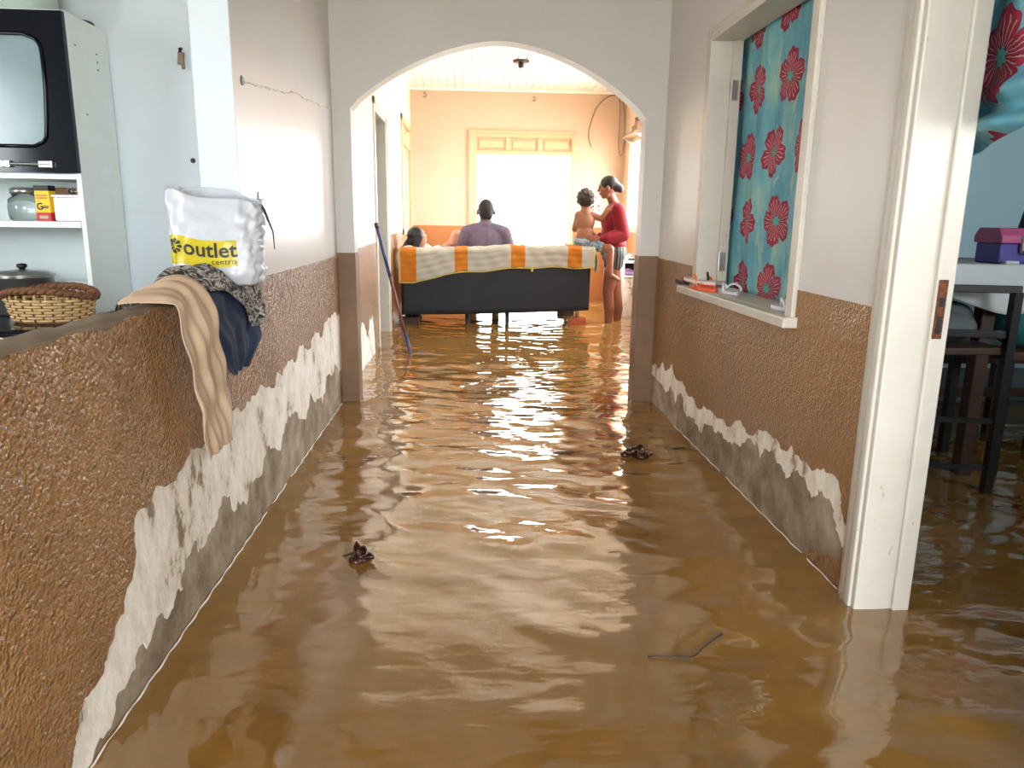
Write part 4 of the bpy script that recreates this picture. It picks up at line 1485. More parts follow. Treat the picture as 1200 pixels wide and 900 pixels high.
# steel pot behind the basket
sp_ = thing('saucepan', 'shiny steel lidded saucepan behind the wicker basket', 'saucepan', (-1.83, 3.17, 0.677))
MB().lathe((-1.83, 3.17, 0.677), [(0.10, 0), (0.108, 0.01), (0.11, 0.15), (0.115, 0.153)], 32).build('body', 'steel', sp_, smooth=True)
MB().lathe((-1.83, 3.17, 0.832), [(0.118, 0), (0.118, 0.006), (0.09, 0.018), (0.02, 0.026)], 32).build('lid', 'steel', sp_, smooth=True)
MB().lathe((-1.83, 3.17, 0.857), [(0.008, 0), (0.02, 0.012), (0.018, 0.022), (0.004, 0.025)], 14).build('lid_knob', 'black_plastic', sp_, smooth=True)
bl_ = MB().lathe((-1.655, 3.305, 0.677), [(0.045, 0), (0.085, 0.08), (0.11, 0.12), (0.106, 0.12), (0.08, 0.08), (0.04, 0.006)], 28).build('bowl', 'white_plastic', smooth=True)
tag(bl_, 'white bowl behind the wicker basket', 'bowl')

# hook with hanging bit and a plug hole on the kitchen wall
hk = thing('wall_hook', 'small dark hook with a grey scrap hanging on the kitchen wall', 'hook', (-1.221, 3.44, 1.72))
MB().tube([(-1.221, 3.452, 1.775), (-1.221, 3.43, 1.77), (-1.218, 3.425, 1.755)], 0.006, 8).build('hook', 'black_plastic', hk, smooth=True)
MB().obox((-1.219, 3.43, 1.733), (0.026, 0.012, 0.05), (0, 0.1, 0)).obox((-1.212, 3.43, 1.705), (0.014, 0.01, 0.03), (0, -0.1, 0)).build('scrap', 'cement_cap', hk, bevel=0.003)
MB().lathe((-1.208, 3.448, 1.318), [(0.011, 0), (0.011, 0.004)], 14, axis='y').build('plug_hole', 'black_plastic', kw)

# ------------------------------------------------------------------ clothes and bag on the low wall
def drape(name, label, cat, mat, prof, y0fn, y1fn, nu, nv, fold, seed, group=None, solid=0.004):
    """cloth laid over the low wall: prof = list of (x, z) followed along u, v runs along the wall"""
    P = [Vector((a, b)) for a, b in prof]
    L = [0]
    for i in range(1, len(P)):
        L.append(L[-1] + (P[i] - P[i - 1]).length)
    rnd = random.Random(seed)
    ph = [rnd.uniform(0, 6.28) for _ in range(6)]

    def at(s):
        s *= L[-1]
        for i in range(1, len(P)):
            if s <= L[i] + 1e-9:
                k = (s - L[i - 1]) / (L[i] - L[i - 1])
                d = (P[i] - P[i - 1]).normalized()
                return P[i - 1].lerp(P[i], k), Vector((-d.y, d.x))
        return P[-1], Vector((1, 0))

    def fn(u, v):
        p, nrm = at(u)
        a = y0fn(u) + (y1fn(u) - y0fn(u)) * v
        k = fold(u)
        d = k * (math.sin(v * 15 + ph[0] + u * 2.5) * 0.55 + math.sin(v * 34 + ph[1] - u * 9) * 0.35 + math.sin(v * 7 + u * 9 + ph[2]) * 0.35)
        d += 0.35 * k * math.sin(u * 26 + v * 5 + ph[3])
        z = p.y + abs(nrm.y) * d
        if z > 0.869:
            z = 0.869 + (z - 0.869) * min(1, 0.1 + 2.6 * v)
        return (p.x + abs(nrm.x) * d * (1 if p.x > -0.81 else -1), a, z)

    mb = MB().grid(fn, nu, nv, uvfn=lambda u, v: (v * 0.5, u))
    o = mb.build(name, mat, smooth=True, solid=solid, subsurf=1)
    tag(o, label, cat, group)
    return o


def curve(pts, n=6):
    """smooth a polyline (Catmull-Rom)"""
    out = []
    for i in range(len(pts) - 1):
        p0 = pts[max(i - 1, 0)]; p1 = pts[i]; p2 = pts[i + 1]; p3 = pts[min(i + 2, len(pts) - 1)]
        for k in range(n):
            t = k / n
            out.append(tuple(0.5 * ((2 * b) + (-a + c_) * t + (2 * a - 5 * b + 4 * c_ - d) * t * t + (-a + 3 * b - 3 * c_ + d) * t ** 3) for a, b, c_, d in zip(p0, p1, p2, p3)))
    out.append(pts[-1])
    return out


ip = lambda xs_, ys_: (lambda u: float(np.interp(u, xs_, ys_)))
# navy garment (undermost)
drape('folded_garment', 'navy blue garment hanging over the low wall behind the beige trousers', 'garment', 'navy_cloth',
      curve([(-0.87, 0.78), (-0.862, 0.85), (-0.82, 0.895), (-0.77, 0.89), (-0.732, 0.85), (-0.730, 0.75), (-0.730, 0.60)]),
      ip((0, 0.6, 1), (2.08, 2.12, 2.27)), ip((0, 0.55, 0.85, 1), (2.50, 2.57, 2.60, 2.44)), 46, 26, ip((0, 0.4, 1), (0.008, 0.008, 0.012)), 5)
# patterned garment
drape('patterned_garment', 'black and white patterned garment bunched over the navy one', 'garment', 'patterned_cloth',
      curve([(-0.895, 0.80), (-0.885, 0.87), (-0.84, 0.928), (-0.77, 0.925), (-0.714, 0.86), (-0.706, 0.79), (-0.703, 0.725)]),
      ip((0, 0.3, 0.6, 0.8, 1), (1.90, 1.98, 2.16, 2.36, 2.47)), ip((0, 0.4, 0.7, 1), (2.42, 2.44, 2.56, 2.62)), 46, 30, ip((0, 0.4, 1), (0.010, 0.010, 0.010)), 8)
# beige trousers (outermost)
drape('trousers', 'beige trousers draped over the low wall, leg hanging down', 'trousers', 'beige_cloth',
      curve([(-0.838, 0.874), (-0.832, 0.887), (-0.82, 0.905), (-0.765, 0.91), (-0.722, 0.875), (-0.708, 0.78), (-0.712, 0.60), (-0.716, 0.42)]),
      ip((0, 0.35, 0.5, 0.7, 1), (1.82, 1.85, 1.87, 1.92, 1.985)), ip((0, 0.35, 0.5, 0.7, 1), (2.05, 2.12, 2.14, 2.17, 2.215)), 60, 30, ip((0, 0.4, 0.6, 1), (0.009, 0.012, 0.013, 0.010)), 2)

# printed plastic bag
simple('bag_plastic', (186, 191, 198), 0.33, var=0.05, scale=14, bump=0.8, bscale=24)
simple('bag_yellow', (190, 174, 22), 0.35, var=0.06, scale=14)
bgx, bgy, bgz = -0.785, 2.42, 0.90
bag = thing('plastic_bag', 'white plastic shopping bag with a yellow logo panel on the low wall', 'bag', (bgx, bgy, bgz))


def bagp(th, t, off=0.0):
    """th: angle round the bag (front faces the camera at -pi/2); t: 0 base .. 1 rim"""
    w = float(np.interp(t, (0, 0.12, 0.5, 0.8, 1), (0.112, 0.13, 0.134, 0.138, 0.142)))
    d = float(np.interp(t, (0, 0.12, 0.5, 0.8, 1), (0.06, 0.085, 0.08, 0.06, 0.045)))
    c, s = math.cos(th), math.sin(th)
    e = 0.6
    x = w * math.copysign(abs(c) ** e, c)
    y = d * math.copysign(abs(s) ** e, s)
    cr = 0.006 * math.sin(th * 9 + t * 7) + 0.004 * math.sin(th * 17 - t * 13 + 1) + 0.003 * math.sin(t * 31 + th * 5)
    side = abs(c) ** 3
    cr = 0.6 * cr * (0.3 + 0.7 * min(1, max(0, (t - 0.55) * 2.2) + side)) + (side * 0.005 * math.sin(t * 42) if c > 0 else 0)
    n = Vector((c, s, 0))
    top = 0.272 - 0.024 * c + 0.005 * math.sin(th * 5)
    if s > 0:
        top += 0.02 * s
    p = Vector((bgx + x - 0.008 * t, bgy + y, bgz - 0.03 + top * t)) + n * (cr + off)
    return p


bm_ = MB().grid(lambda u, v: bagp(2 * math.pi * u, v), 96, 40)
bm_.build('body', 'bag_plastic', bag, smooth=True, solid=0.0015, fixn=True)
MB().lathe((bgx, bgy, bgz - 0.028), [(0.1, 0), (0.1, 0.004)], 24, sy=0.55).build('base', 'bag_plastic', bag)
def bagxy(x, z):
    """map panel coordinates (m, from the panel's left bottom) on to the front of the bag"""
    t = (0.062 + z) / 0.275
    w = float(np.interp(t, (0, 0.12, 0.5, 0.8, 1), (0.112, 0.13, 0.134, 0.138, 0.142)))
    k = max(-0.985, min(0.985, (-0.130 + x) / w))
    c = math.copysign(abs(k) ** (1 / 0.6), k)
    return -math.acos(c), t


def pan(u, v):
    th, t = bagxy(0.208 * u, 0.082 * v)
    t += 0.008 * math.sin(u * 7)
    return bagp(th, t, 0.0022)


lab = MB().grid(pan, 40, 12).build('logo_panel', 'bag_yellow', bag, smooth=True)


def onbag(x0, z0, off=0.0042):
    def f(x, y):
        th, t = bagxy(x0 + x, z0 + y)
        t += 0.008 * math.sin((x0 + x) / 0.215 * 7)
        return tuple(bagp(th, t, off))
    return f


text_mesh('outlet', 0.064, onbag(0.050, 0.031), 'printed_word', 'print_black', lab, spacing=1.02, bold=0.0012)
text_mesh('centro', 0.026, onbag(0.132, 0.008), 'printed_word', 'print_black', lab, spacing=1.05)
for k in range(9):
    a = 2 * math.pi * k / 9
    f_ = onbag(0.024, 0.050)
    q = []
    for (r0, da) in ((0.009, -0.22), (0.020, -0.26), (0.0235, 0.0), (0.020, 0.26), (0.009, 0.22)):
        q.append(f_(r0 * math.cos(a + da), r0 * math.sin(a + da)))
    MB().add(q, [tuple(range(5))]).build('logo_petal', 'print_black', lab, fixn=False)
# black cord dangling from the bag's far corner
st = MB().tube([(bgx + 0.138, bgy + 0.0, 1.12), (bgx + 0.150, bgy + 0.0, 1.085), (bgx + 0.168, bgy + 0.0, 1.035), (bgx + 0.17, bgy + 0.0, 0.98)], [0.006, 0.010, 0.005, 0.003], 8, flat=0.4)
st.build('strap', 'print_black', bag, smooth=True)

# metal latch on the hall wall
lt = thing('door_latch', 'small painted metal latch on the left hall wall above the dado', 'latch', (XL, 2.83, 1.03))
MB().box((XL, 2.80, 1.03), (XL + 0.006, 2.855, 1.17)).build('back_plate', 'steel', lt, bevel=0.003)
for z in (1.05, 1.09, 1.13):
    MB().box((XL + 0.006, 2.808, z), (XL + 0.02, 2.85, z + 0.018)).build('keeper', 'white_paint', lt, bevel=0.003)

# ------------------------------------------------------------------ curtains
def curtain(name, label, fn, uvfn, nu, nv, mat, cat='curtain', solid=0.003):
    o = MB().grid(fn, nu, nv, uvfn=uvfn).build(name, mat, smooth=True, solid=solid, fixn=False)
    return tag(o, label, cat)


def wcurt(u, v):
    y = 2.36 + 1.36 * u
    z = 0.771 + 1.229 * v
    x = XR + WT + 0.028 + 0.008 * math.sin(y * 13 + 0.4 * math.sin(z * 3)) + 0.006 * math.sin(y * 29 + z * 2) + 0.004 * math.sin(z * 9 + y * 4)
    return (x, y, z)


curtain('curtain', 'turquoise curtain printed with red flowers behind the hall window', wcurt, lambda u, v: (1.36 * u, 1.30 * v), 90, 60, 'flower_cloth_window')


def dcurt(u, v):
    # gathered door curtain, its foot pulled up and tucked to the jamb
    y = 2.10 - 1.10 * u
    zlow = 1.29 + 0.22 * (1.97 - y)
    z = zlow + (2.12 - zlow) * v
    roll = max(0, 1 - v / 0.22)
    x = XR + WT + 0.10 + 0.02 * math.sin(y * 22 + v * 3) + 0.05 * roll * math.sin(v * 60 + u * 14) + 0.012 * math.sin(v * 20 - u * 16) + 0.03 * math.sin(math.pi * v) * u
    return (x, y, z)


curtain('curtain', 'turquoise flowered door curtain gathered up in the side doorway', dcurt, lambda u, v: (1.10 * u - 0.03, 0.80 * v + 0.03), 60, 70, 'flower_cloth_door')
rod = MB().tube([(XR + WT + 0.10, 0.9, 2.125), (XR + WT + 0.10, 2.0, 2.125)], 0.01, 10).build('curtain_rod', 'steel', smooth=True)
tag(rod, 'thin metal rod carrying the gathered door curtain', 'rod')
rod = MB().tube([(XR + WT + 0.035, 2.3, 2.005), (XR + WT + 0.035, 3.8, 2.005)], 0.008, 10).build('curtain_rod', 'steel', smooth=True)
tag(rod, 'thin metal rod carrying the hall window curtain', 'rod')

# ------------------------------------------------------------------ flip-flops on the sill
def flip_flop(label, loc, rz, tilt, sole_rgb, strap_rgb, L=0.25, roll=0.0, sh=0.04):
    cn, sn = 'rubber_%d_%d_%d' % sole_rgb, 'rubber_%d_%d_%d' % strap_rgb
    simple(cn, sole_rgb, 0.6, var=0.06)
    simple(sn, strap_rgb, 0.45, var=0.06)
    o = thing('flip_flop', label, 'sandal', loc, 'flip-flops on the window sill')
    R = Euler((roll, tilt, rz)).to_matrix()
    out = []
    n = 28
    for i in range(n):
        a = 2 * math.pi * i / n
        x = L / 2 * math.cos(a)
        w = 0.042 + 0.008 * math.cos(a) - 0.006 * math.cos(2 * a)
        out.append((x, w * math.sin(a)))
    T = lambda x, y, z: Vector(loc) + R @ Vector((x, y, z))
    MB().prism(out, lambda u, v, d: T(u, v, d), 0.014).build('sole', cn, o, bevel=0.003)
    for s in (-1, 1):
        pts = [T(0.065, 0, 0.012), T(0.05, s * 0.008, 0.012 + (sh - 0.012) * 0.65), T(0.015, s * 0.026, sh), T(-0.03, s * 0.038, 0.012 + (sh - 0.012) * 0.6), T(-0.045, s * 0.041, 0.010)]
        MB().tube(curve([tuple(p) for p in pts], 4), 0.0055, 8).build('strap', sn, o, smooth=True)
    return o


SZL = WZ0 + 0.005
flip_flop('black flip-flop jutting past the far end of the window sill', (XR + 0.015, 3.81, SZL), math.pi / 2 + 0.05, 0, (24, 24, 28), (190, 40, 50), 0.29, sh=0.034)
flip_flop('orange flip-flop at the outer edge of the window sill', (XR - 0.005, 3.48, SZL), math.pi / 2 + 0.06, 0, (240, 104, 52), (244, 110, 60), 0.28, sh=0.022)
flip_flop('black-strapped grey flip-flop at the back of the sill pile', (XR + 0.075, 3.60, SZL + 0.022), math.pi / 2 + 0.1, 0.0, (206, 206, 204), (20, 20, 24), 0.28, sh=0.062)

flip_flop('white-strapped flip-flop with a pale sole beside the orange one', (XR + 0.07, 3.33, SZL), math.pi / 2 - 0.1, 0, (222, 222, 224), (236, 236, 240), 0.25)
flip_flop('orange-strapped pale flip-flop on top of the sill pile', (XR + 0.012, 3.60, SZL + 0.026), math.pi / 2 + 0.2, -0.03, (230, 222, 214), (250, 120, 60), 0.29, sh=0.036)
flip_flop('white flip-flop alone at the near end of the window sill', (XR + 0.06, 2.66, SZL), math.pi / 2 + 0.06, 0, (214, 216, 222), (240, 240, 244), 0.24)

# ------------------------------------------------------------------ side room
tb = thing('side_table', 'tall dark wooden table under a white cloth in the side room', 'table', (2.55, 3.25, FL))
MB().box((1.97, 2.96, 0.90), (3.15, 3.6, 0.925)).build('tabletop', 'wood_dark', tb, bevel=0.004)
for x, y in ((2.20, 3.02), (3.08, 3.02), (2.03, 3.54), (3.08, 3.54)):
    MB().box((x - 0.03, y - 0.03, FL), (x + 0.03, y + 0.03, 0.90)).build('leg', 'wood_dark', tb, bevel=0.005)
simple('white_cloth', (196, 204, 206), 0.85, var=0.04)
tc = MB()
tc.box((1.96, 2.95, 0.9255), (3.16, 3.61, 0.930))
tco = tc.build('tablecloth', 'white_cloth', bevel=0.002)
tag(tco, 'white cloth hanging in points over the side room table', 'tablecloth')


def hang(u, v):
    x = 1.955 + 1.21 * u
    drop = 0.13 + 0.075 * abs(math.sin((x - 1.955) * 5.2)) ** 1.5
    return (x, 2.945 - 0.012 * v - 0.012 * v * math.sin(x * 18), 0.930 - drop * v)


MB().grid(hang, 60, 10).build('front_drop', 'white_cloth', tco, smooth=True, solid=0.003)
MB().grid(lambda u, v: (1.953 - 0.01 * v * (1 + math.sin(u * 12)), 2.945 + 0.66 * u, 0.930 - (0.12 + 0.06 * math.sin(u * 6) ** 2) * v), 40, 10).build('side_drop', 'white_cloth', tco, smooth=True, solid=0.003)
simple('box_pink', (178, 84, 128), 0.4, var=0.04)
simple('box_purple', (74, 66, 148), 0.4, var=0.05)
simple('latch_beige', (196, 186, 170), 0.5)
tl = thing('tool_box', 'plastic tool box with pink lid and purple body on the white cloth', 'tool box', (2.29, 3.06, 0.9305))
MB().box((2.20, 2.985, 0.931), (2.54, 3.14, 1.015)).build('body', 'box_purple', tl, bevel=0.008)
lidm = MB()
lidm.prism([(2.975, 1.015), (3.15, 1.015), (3.15, 1.045), (3.125, 1.078), (3.00, 1.078), (2.975, 1.045)], lambda u, v, d: (2.193 + d, u, v), 0.355)
lidm.build('lid', 'box_pink', tl, bevel=0.006)
for x in (2.30, 2.47):
    lm = MB().box((x - 0.022, 2.962, 0.985), (x + 0.022, 2.978, 1.045)).box((x - 0.015, 2.955, 0.972), (x + 0.015, 2.985, 0.99))
    la = lm.build('latch', 'latch_beige', tl, bevel=0.003)
    MB().box((x - 0.012, 2.958, 1.012), (x + 0.012, 2.963, 1.03)).build('latch_slot', 'print_black', la)
sm_ = MB().box((2.21, 2.955, 0.931), (2.27, 2.98, 0.944)).build('eraser', 'white_cloth', bevel=0.003)
tag(sm_, 'small pale block in front of the tool box', 'block')
fan = thing('umbrella', 'folded black umbrella leaning behind the tool box', 'umbrella', (2.50, 3.25, 0.931))
MB().tube([(2.52, 3.3, 0.931), (2.495, 3.27, 1.0), (2.47, 3.2, 1.18)], [0.012, 0.03, 0.02], 10).build('canopy', 'black_plastic', fan, smooth=True)
MB().tube([(2.47, 3.2, 1.18), (2.46, 3.17, 1.26)], 0.012, 8).build('handle', 'black_plastic', fan, smooth=True)

# dark chair pushed under the table with a teal bag on it
chr_ = thing('chair', 'dark wooden chair with grey cloth pushed under the side table', 'chair', (2.25, 2.85, FL))
for x, y in ((1.86, 2.86), (2.16, 2.80), (1.90, 3.22), (2.12, 3.2)):
    MB().box((x - 0.018, y - 0.018, FL), (x + 0.018, y + 0.018, 0.58 if y > 3 else 0.83)).build('leg', 'black_plastic', chr_, bevel=0.003)
MB().obox((2.0, 3.02, 0.59), (0.34, 0.42, 0.03)).build('seat', 'wood_dark', chr_, bevel=0.006)
MB().obox((2.01, 2.835, 0.84), (0.34, 0.026, 0.03), (0, 0, -0.2)).obox((2.01, 2.835, 0.66), (0.34, 0.024, 0.03), (0, 0, -0.2)).build('backrest', 'black_plastic', chr_, bevel=0.003)
for z in (0.1, 0.3):
    MB().obox((2.01, 2.835, z), (0.32, 0.02, 0.02), (0, 0, -0.2)).build('stretcher', 'black_plastic', chr_)
simple('grey_cloth', (96, 104, 106), 0.9, var=0.15)
gc = MB()
ellip(gc, (2.0, 3.03, 0.67), (0.15, 0.16, 0.075))
ellip(gc, (2.06, 3.05, 0.72), (0.09, 0.1, 0.05))
tag(fuse(gc, 'folded_blanket', 'grey_cloth', voxel=0.012), 'grey folded blanket heaped on the dark chair', 'blanket')
simple('teal_cloth', (42, 112, 118), 0.85, var=0.15)
stl = thing('stool', 'low dark stool standing under the side room table', 'stool', (2.52, 3.15, FL))
MB().box((2.30, 2.98, 0.52), (2.80, 3.38, 0.56)).build('seat', 'wood_dark', stl, bevel=0.006)
for x, y in ((2.33, 3.01), (2.77, 3.01), (2.33, 3.35), (2.77, 3.35)):
    MB().box((x - 0.02, y - 0.02, FL), (x + 0.02, y + 0.02, 0.52)).build('leg', 'black_plastic', stl, bevel=0.003)
tbg = MB()
ellip(tbg, (2.50, 3.14, 0.65), (0.17, 0.12, 0.10))
ellip(tbg, (2.42, 3.12, 0.68), (0.09, 0.10, 0.10))
tag(fuse(tbg, 'cloth_bundle', 'teal_cloth', voxel=0.012), 'teal cloth bundle on the stool under the side table', 'bundle')
bed = thing('low_bench', 'dark low bench standing in the water of the side room', 'bench', (3.0, 3.85, FL))
MB().box((1.7, 3.65, 0.20), (3.9, 4.2, 0.25)).build('seat', 'wood_dark', bed, bevel=0.004)
MB().box((1.7, 3.65, 0.38), (3.9, 3.68, 0.43)).build('rail', 'wood_dark', bed, bevel=0.004)
for x in (1.75, 2.8, 3.85):
    MB().box((x - 0.03, 3.65, FL), (x + 0.03, 3.70, 0.43)).build('leg', 'wood_dark', bed, bevel=0.004)

# ------------------------------------------------------------------ living-room odds and ends
sq = thing('squeegee', 'floor squeegee with a blue and brown pole leaning on the left doorway', 'squeegee', (-0.478, 6.03, FL))
A, B = Vector((-0.74, 6.10, 1.035)), Vector((-0.478, 6.03, 0.0))
simple('pole_blue', (44, 62, 104), 0.4, var=0.08)
simple('pole_brown', (104, 66, 58), 0.45, var=0.1)
pt_ = lambda t: tuple(A.lerp(B, t))
MB().tube([pt_(-0.01), pt_(0.03)], 0.017, 10).build('end_cap', 'black_plastic', sq, smooth=True)
MB().tube([pt_(0.02), pt_(0.40)], 0.0135, 10).build('pole', 'pole_blue', sq, smooth=True)
MB().tube([pt_(0.40), pt_(0.84)], 0.0125, 10).build('pole', 'pole_brown', sq, smooth=True)
MB().tube([pt_(0.84), pt_(1.10)], 0.016, 10).build('socket', 'pole_blue', sq, smooth=True)
MB().obox((-0.46, 6.025, -0.02), (0.26, 0.035, 0.05), (0, 0, 0.1)).build('blade_holder', 'pole_blue', sq, bevel=0.006)
MB().obox((-0.46, 6.025, -0.08), (0.27, 0.012, 0.10), (0, 0, 0.1)).build('rubber_blade', 'black_plastic', sq)

lp = thing('ceiling_lamp', 'bare bulb holder hanging from the white panelled ceiling', 'lamp', (0.566, 8.55, 2.68))
MB().lathe((0.566, 8.55, 2.755), [(0.085, 0), (0.09, 0.01), (0.09, 0.019)], 24).build('ceiling_plate', 'wood_dark', lp, smooth=True)
MB().lathe((0.566, 8.55, 2.70), [(0.022, 0), (0.03, 0.01), (0.032, 0.045), (0.03, 0.055)], 18).build('socket', 'black_plastic', lp, smooth=True)
MB().lathe((0.566, 8.55, 2.615), [(0.006, 0), (0.026, 0.012), (0.034, 0.035), (0.028, 0.06), (0.016, 0.085)], 18).build('bulb', 'white_plastic', lp, smooth=True)

simple('cable_grey', (150, 132, 112), 0.6)
cb = MB().tube(curve([(1.985, YF - 0.012, 2.74), (1.86, YF - 0.02, 2.71), (1.72, YF - 0.02, 2.58), (1.64, YF - 0.02, 2.36), (1.62, YF - 0.02, 2.2), (1.66, YF - 0.02, 2.07)], 6), 0.007, 6).build('wall_cable', 'cable_grey', smooth=True)
tag(cb, 'loose thin cable arching down the far wall by the door', 'cable')
cb = MB().tube(curve([(2.02, YF - 0.012, 2.74), (2.03, YF - 0.03, 2.5), (2.03, YF - 0.03, 2.1), (2.06, YF - 0.03, 1.96), (2.095, YF - 0.03, 2.05), (2.10, YF - 0.03, 2.4), (2.05, YF - 0.02, 2.73)], 6), 0.007, 6).build('wall_cable', 'cable_grey', smooth=True)
tag(cb, 'looped cable hanging in the far right wall corner', 'cable')
for x, z, l in ((-0.588, 2.68, 'left end of'), (0.86, 2.66, 'middle of')):
    hk = MB().tube(curve([(x, YF, z + 0.03), (x + 0.01, YF - 0.03, z + 0.03), (x + 0.03, YF - 0.03, z), (x + 0.01, YF - 0.03, z - 0.025), (x - 0.015, YF - 0.03, z - 0.01)], 5), 0.008, 6).build('ceiling_hook', 'cable_grey', smooth=True)
    tag(hk, 'small bent hook at the %s the far wall under the ceiling' % l, 'hook')
pic = thing('wall_calendar', 'small dark framed picture on the far wall behind the woman', 'picture', (1.72, YF, 1.2))
MB().box((1.64, YF - 0.02, 1.20), (1.83, YF - 0.001, 1.46)).build('frame', 'steel', pic, bevel=0.004)
blotch_cloth('picture_print', [(0.4, lin((60, 56, 54))), (0.5, lin((200, 194, 188))), (0.6, lin((90, 84, 80)))], 14, 0.4)
MB().box((1.66, YF - 0.024, 1.22), (1.81, YF - 0.019, 1.44)).build('print', 'picture_print', pic)

shf = thing('wall_shelf', 'small wall shelf above the right living room window', 'shelf', (LR - 0.08, 9.55, 2.13))
MB().box((LR - 0.16, 9.05, 2.13), (LR, 9.95, 2.15)).build('board', 'wood_board', shf, bevel=0.003)
for y in (9.15, 9.85):
    MB().prism([(LR - 0.14, 2.13), (LR, 2.13), (LR, 2.03)], lambda u, v, d: (u, y + d, v), 0.015).build('bracket', 'steel', shf)
for i, (y0, y1, h_, mt, lb) in enumerate(((9.08, 9.24, 0.10, 'wood_board', 'brown box at the near end of the high wall shelf'), (9.26, 9.38, 0.07, 'cement_cap', 'grey box beside the brown one on the high wall shelf'), (9.12, 9.22, 0.05, 'wood_dark', 'dark little box lying on top of the brown shelf box'))):
    z0 = 2.1505 if i < 2 else 2.2505
    b = MB().box((LR - 0.13, y0, z0), (LR - 0.02, y1, z0 + h_ - 0.004)).box((LR - 0.133, y0 - 0.003, z0 + h_ - 0.02), (LR - 0.017, y1 + 0.003, z0 + h_)).build('small_box', mt, bevel=0.003)
    tag(b, lb, 'box', 'boxes on the high wall shelf')

ltb = thing('low_table', 'white low table with clutter along the right living room wall', 'table', (1.95, 8.75, FL))
MB().box((1.74, 8.45, 0.62), (2.10, 9.35, 0.645)).build('tabletop', 'white_paint', ltb, bevel=0.004)
MB().box((1.76, 8.47, 0.46), (2.09, 9.33, 0.475)).build('lower_shelf', 'white_paint', ltb, bevel=0.003)
for x, y in ((1.77, 8.48), (2.07, 8.48), (1.77, 9.32), (2.07, 9.32)):
    MB().box((x - 0.02, y - 0.02, FL), (x + 0.02, y + 0.02, 0.62)).build('leg', 'white_paint', ltb, bevel=0.003)
MB().box((1.775, 8.485, FL), (2.085, 8.50, 0.46)).build('front_panel', 'flaking_limewash', ltb)
mg = thing('magazine', 'tilted printed magazine propped on the white low table', 'magazine', (1.80, 8.6, 0.6455))
MB().obox((1.815, 8.60, 0.695), (0.10, 0.14, 0.008), (0.2, -0.7, 0.3)).build('cover', 'picture_print', mg)
MB().obox((1.823, 8.60, 0.689), (0.096, 0.135, 0.006), (0.2, -0.7, 0.3)).build('pages', 'white_paint', mg)
for i, (x, y, mt, lb) in enumerate(((1.92, 8.58, 'black_plastic', 'black remote control on the white low table'), (1.98, 8.68, 'pole_brown', 'brown remote control on the white low table'))):
    rc = thing('remote_control', lb, 'remote', (x, y, 0.6455), 'remotes on the low table')
    MB().obox((x, y, 0.6575), (0.05, 0.16, 0.022), (0, 0, 0.9 + i)).build('body', mt, rc, bevel=0.006)
    MB().obox((x, y, 0.67), (0.03, 0.08, 0.004), (0, 0, 0.9 + i)).build('keypad', 'cable_grey', rc)
simple('purple_cloth', (176, 142, 196), 0.85, var=0.15)
pc = MB()
ellip(pc, (1.90, 8.65, 0.50), (0.12, 0.14, 0.03))
ellip(pc, (1.86, 8.60, 0.525), (0.05, 0.06, 0.03))
tag(fuse(pc, 'folded_cloth', 'purple_cloth', voxel=0.01), 'lilac folded cloth on the lower shelf of the white table', 'cloth')
db = MB().box((1.80, 8.80, 0.476), (2.06, 9.2, 0.60)).box((1.795, 8.795, 0.585), (2.065, 9.205, 0.605)).build('storage_box', 'print_black', bevel=0.004)
tag(db, 'dark box on the lower shelf of the white table', 'box')

# ------------------------------------------------------------------ floating debris
simple('dead_leaf', (58, 30, 20), 0.2, var=0.3, scale=30, bump=0.4, bscale=60)
simple('twig_bark', (62, 44, 26), 0.6, var=0.2)


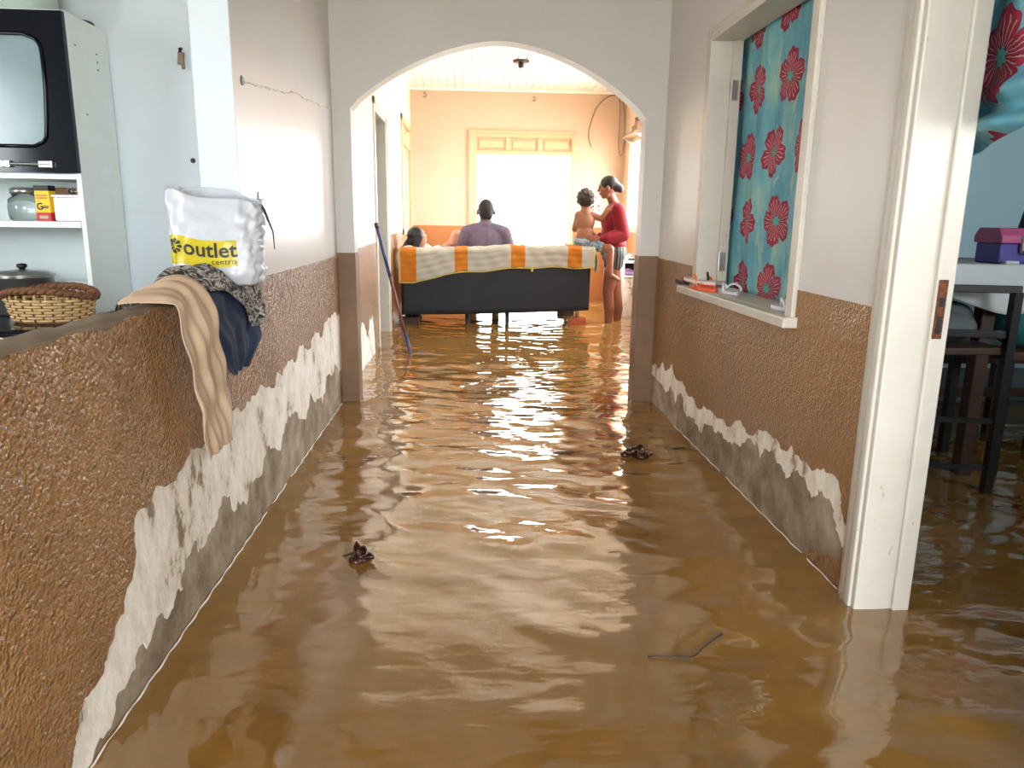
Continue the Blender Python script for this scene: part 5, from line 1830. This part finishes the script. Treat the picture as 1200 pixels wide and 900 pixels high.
def debris(name, label, cx, cy, r, seed):
    rnd = random.Random(seed)
    o = thing(name, label, 'debris', (cx, cy, 0.0))
    cm = MB()
    for k in range(6):
        ellip(cm, (cx + rnd.uniform(-0.5, 0.5) * r, cy + rnd.uniform(-0.35, 0.35) * r, 0.004), (r * rnd.uniform(0.35, 0.6), r * rnd.uniform(0.25, 0.45), r * rnd.uniform(0.2, 0.34)), Euler((0.1, 0.2, rnd.uniform(0, 3))).to_matrix())
    fuse(cm, 'clump', 'dead_leaf', o, 0.004, 2)
    for k in range(3):
        a0 = rnd.uniform(0, 6.28)
        ox, oy = rnd.uniform(-0.4, 0.4) * r, rnd.uniform(-0.3, 0.3) * r
        L, Wd = r * rnd.uniform(0.6, 0.9), r * rnd.uniform(0.25, 0.4)

        def leaf(u, v):
            s = (u - 0.5) * 2
            w = Wd * (1 - s * s) ** 0.7 * (v - 0.5) * 2
            x, y = L * s, w
            z = 0.006 + 0.012 * (v - 0.5) ** 2 * 4 + 0.016 * s * s * (1 if k % 2 else 0.4) + 0.004 * k
            return (cx + ox + x * math.cos(a0) - y * math.sin(a0), cy + oy + x * math.sin(a0) + y * math.cos(a0), z)
        MB().grid(leaf, 12, 8).build('leaf', 'dead_leaf', o, smooth=True, solid=0.004)
    for k in range(2):
        a0 = rnd.uniform(0, 3.1)
        p = [(cx + t * math.cos(a0) * r * 1.3, cy + 0.3 * r + t * math.sin(a0) * r * 0.8, 0.010 + 0.012 * math.cos(t * 3)) for t in (-0.6, 0, 0.5, 1.0)]
        MB().tube(p, [0.003, 0.004, 0.004, 0.002], 6).build('stem', 'twig_bark', o, smooth=True)
    return o


debris('floating_leaves', 'dark reddish clump of dead leaves floating in the near left water', -0.352, 2.235, 0.052, 2)
debris('floating_leaves', 'blackish clump of debris floating near the right arch pier', 0.79, 3.29, 0.085, 6)
tw = MB().tube(curve([(0.455, 1.655, 0.004), (0.53, 1.65, 0.005), (0.568, 1.648, 0.006), (0.61, 1.69, 0.006), (0.68, 1.752, 0.004)], 4), [0.0022] * 17, 6)
tag(tw.build('twig', 'twig_bark', smooth=True), 'thin bent twig floating in the near right water', 'twig')
tw = MB().obox((1.03, 3.40, 0.004), (0.06, 0.025, 0.006), (0, 0.1, 0.5))
tag(tw.build('bark_chip', 'twig_bark', bevel=0.002), 'small bark chip floating against the right wall', 'debris')
for k, (x, y, lb) in enumerate(((-0.45, 3.25, 'tiny dark leaf scrap floating left of the bright reflection'), (0.27, 4.45, 'dark leaf strip floating under the arch opening'), (0.45, 3.35, 'reddish leaf strip floating in the middle of the hall'))):
    o = MB().grid(lambda u, v: (x + 0.05 * (u - 0.5) * (1 + k * 0.6), y + 0.02 * (v - 0.5) * (1 - (2 * u - 1) ** 2), 0.006 + 0.004 * math.sin(u * 3)), 8, 4).build('leaf_scrap', 'dead_leaf', smooth=True, solid=0.003)
    tag(o, lb, 'leaf', 'leaf scraps on the water')
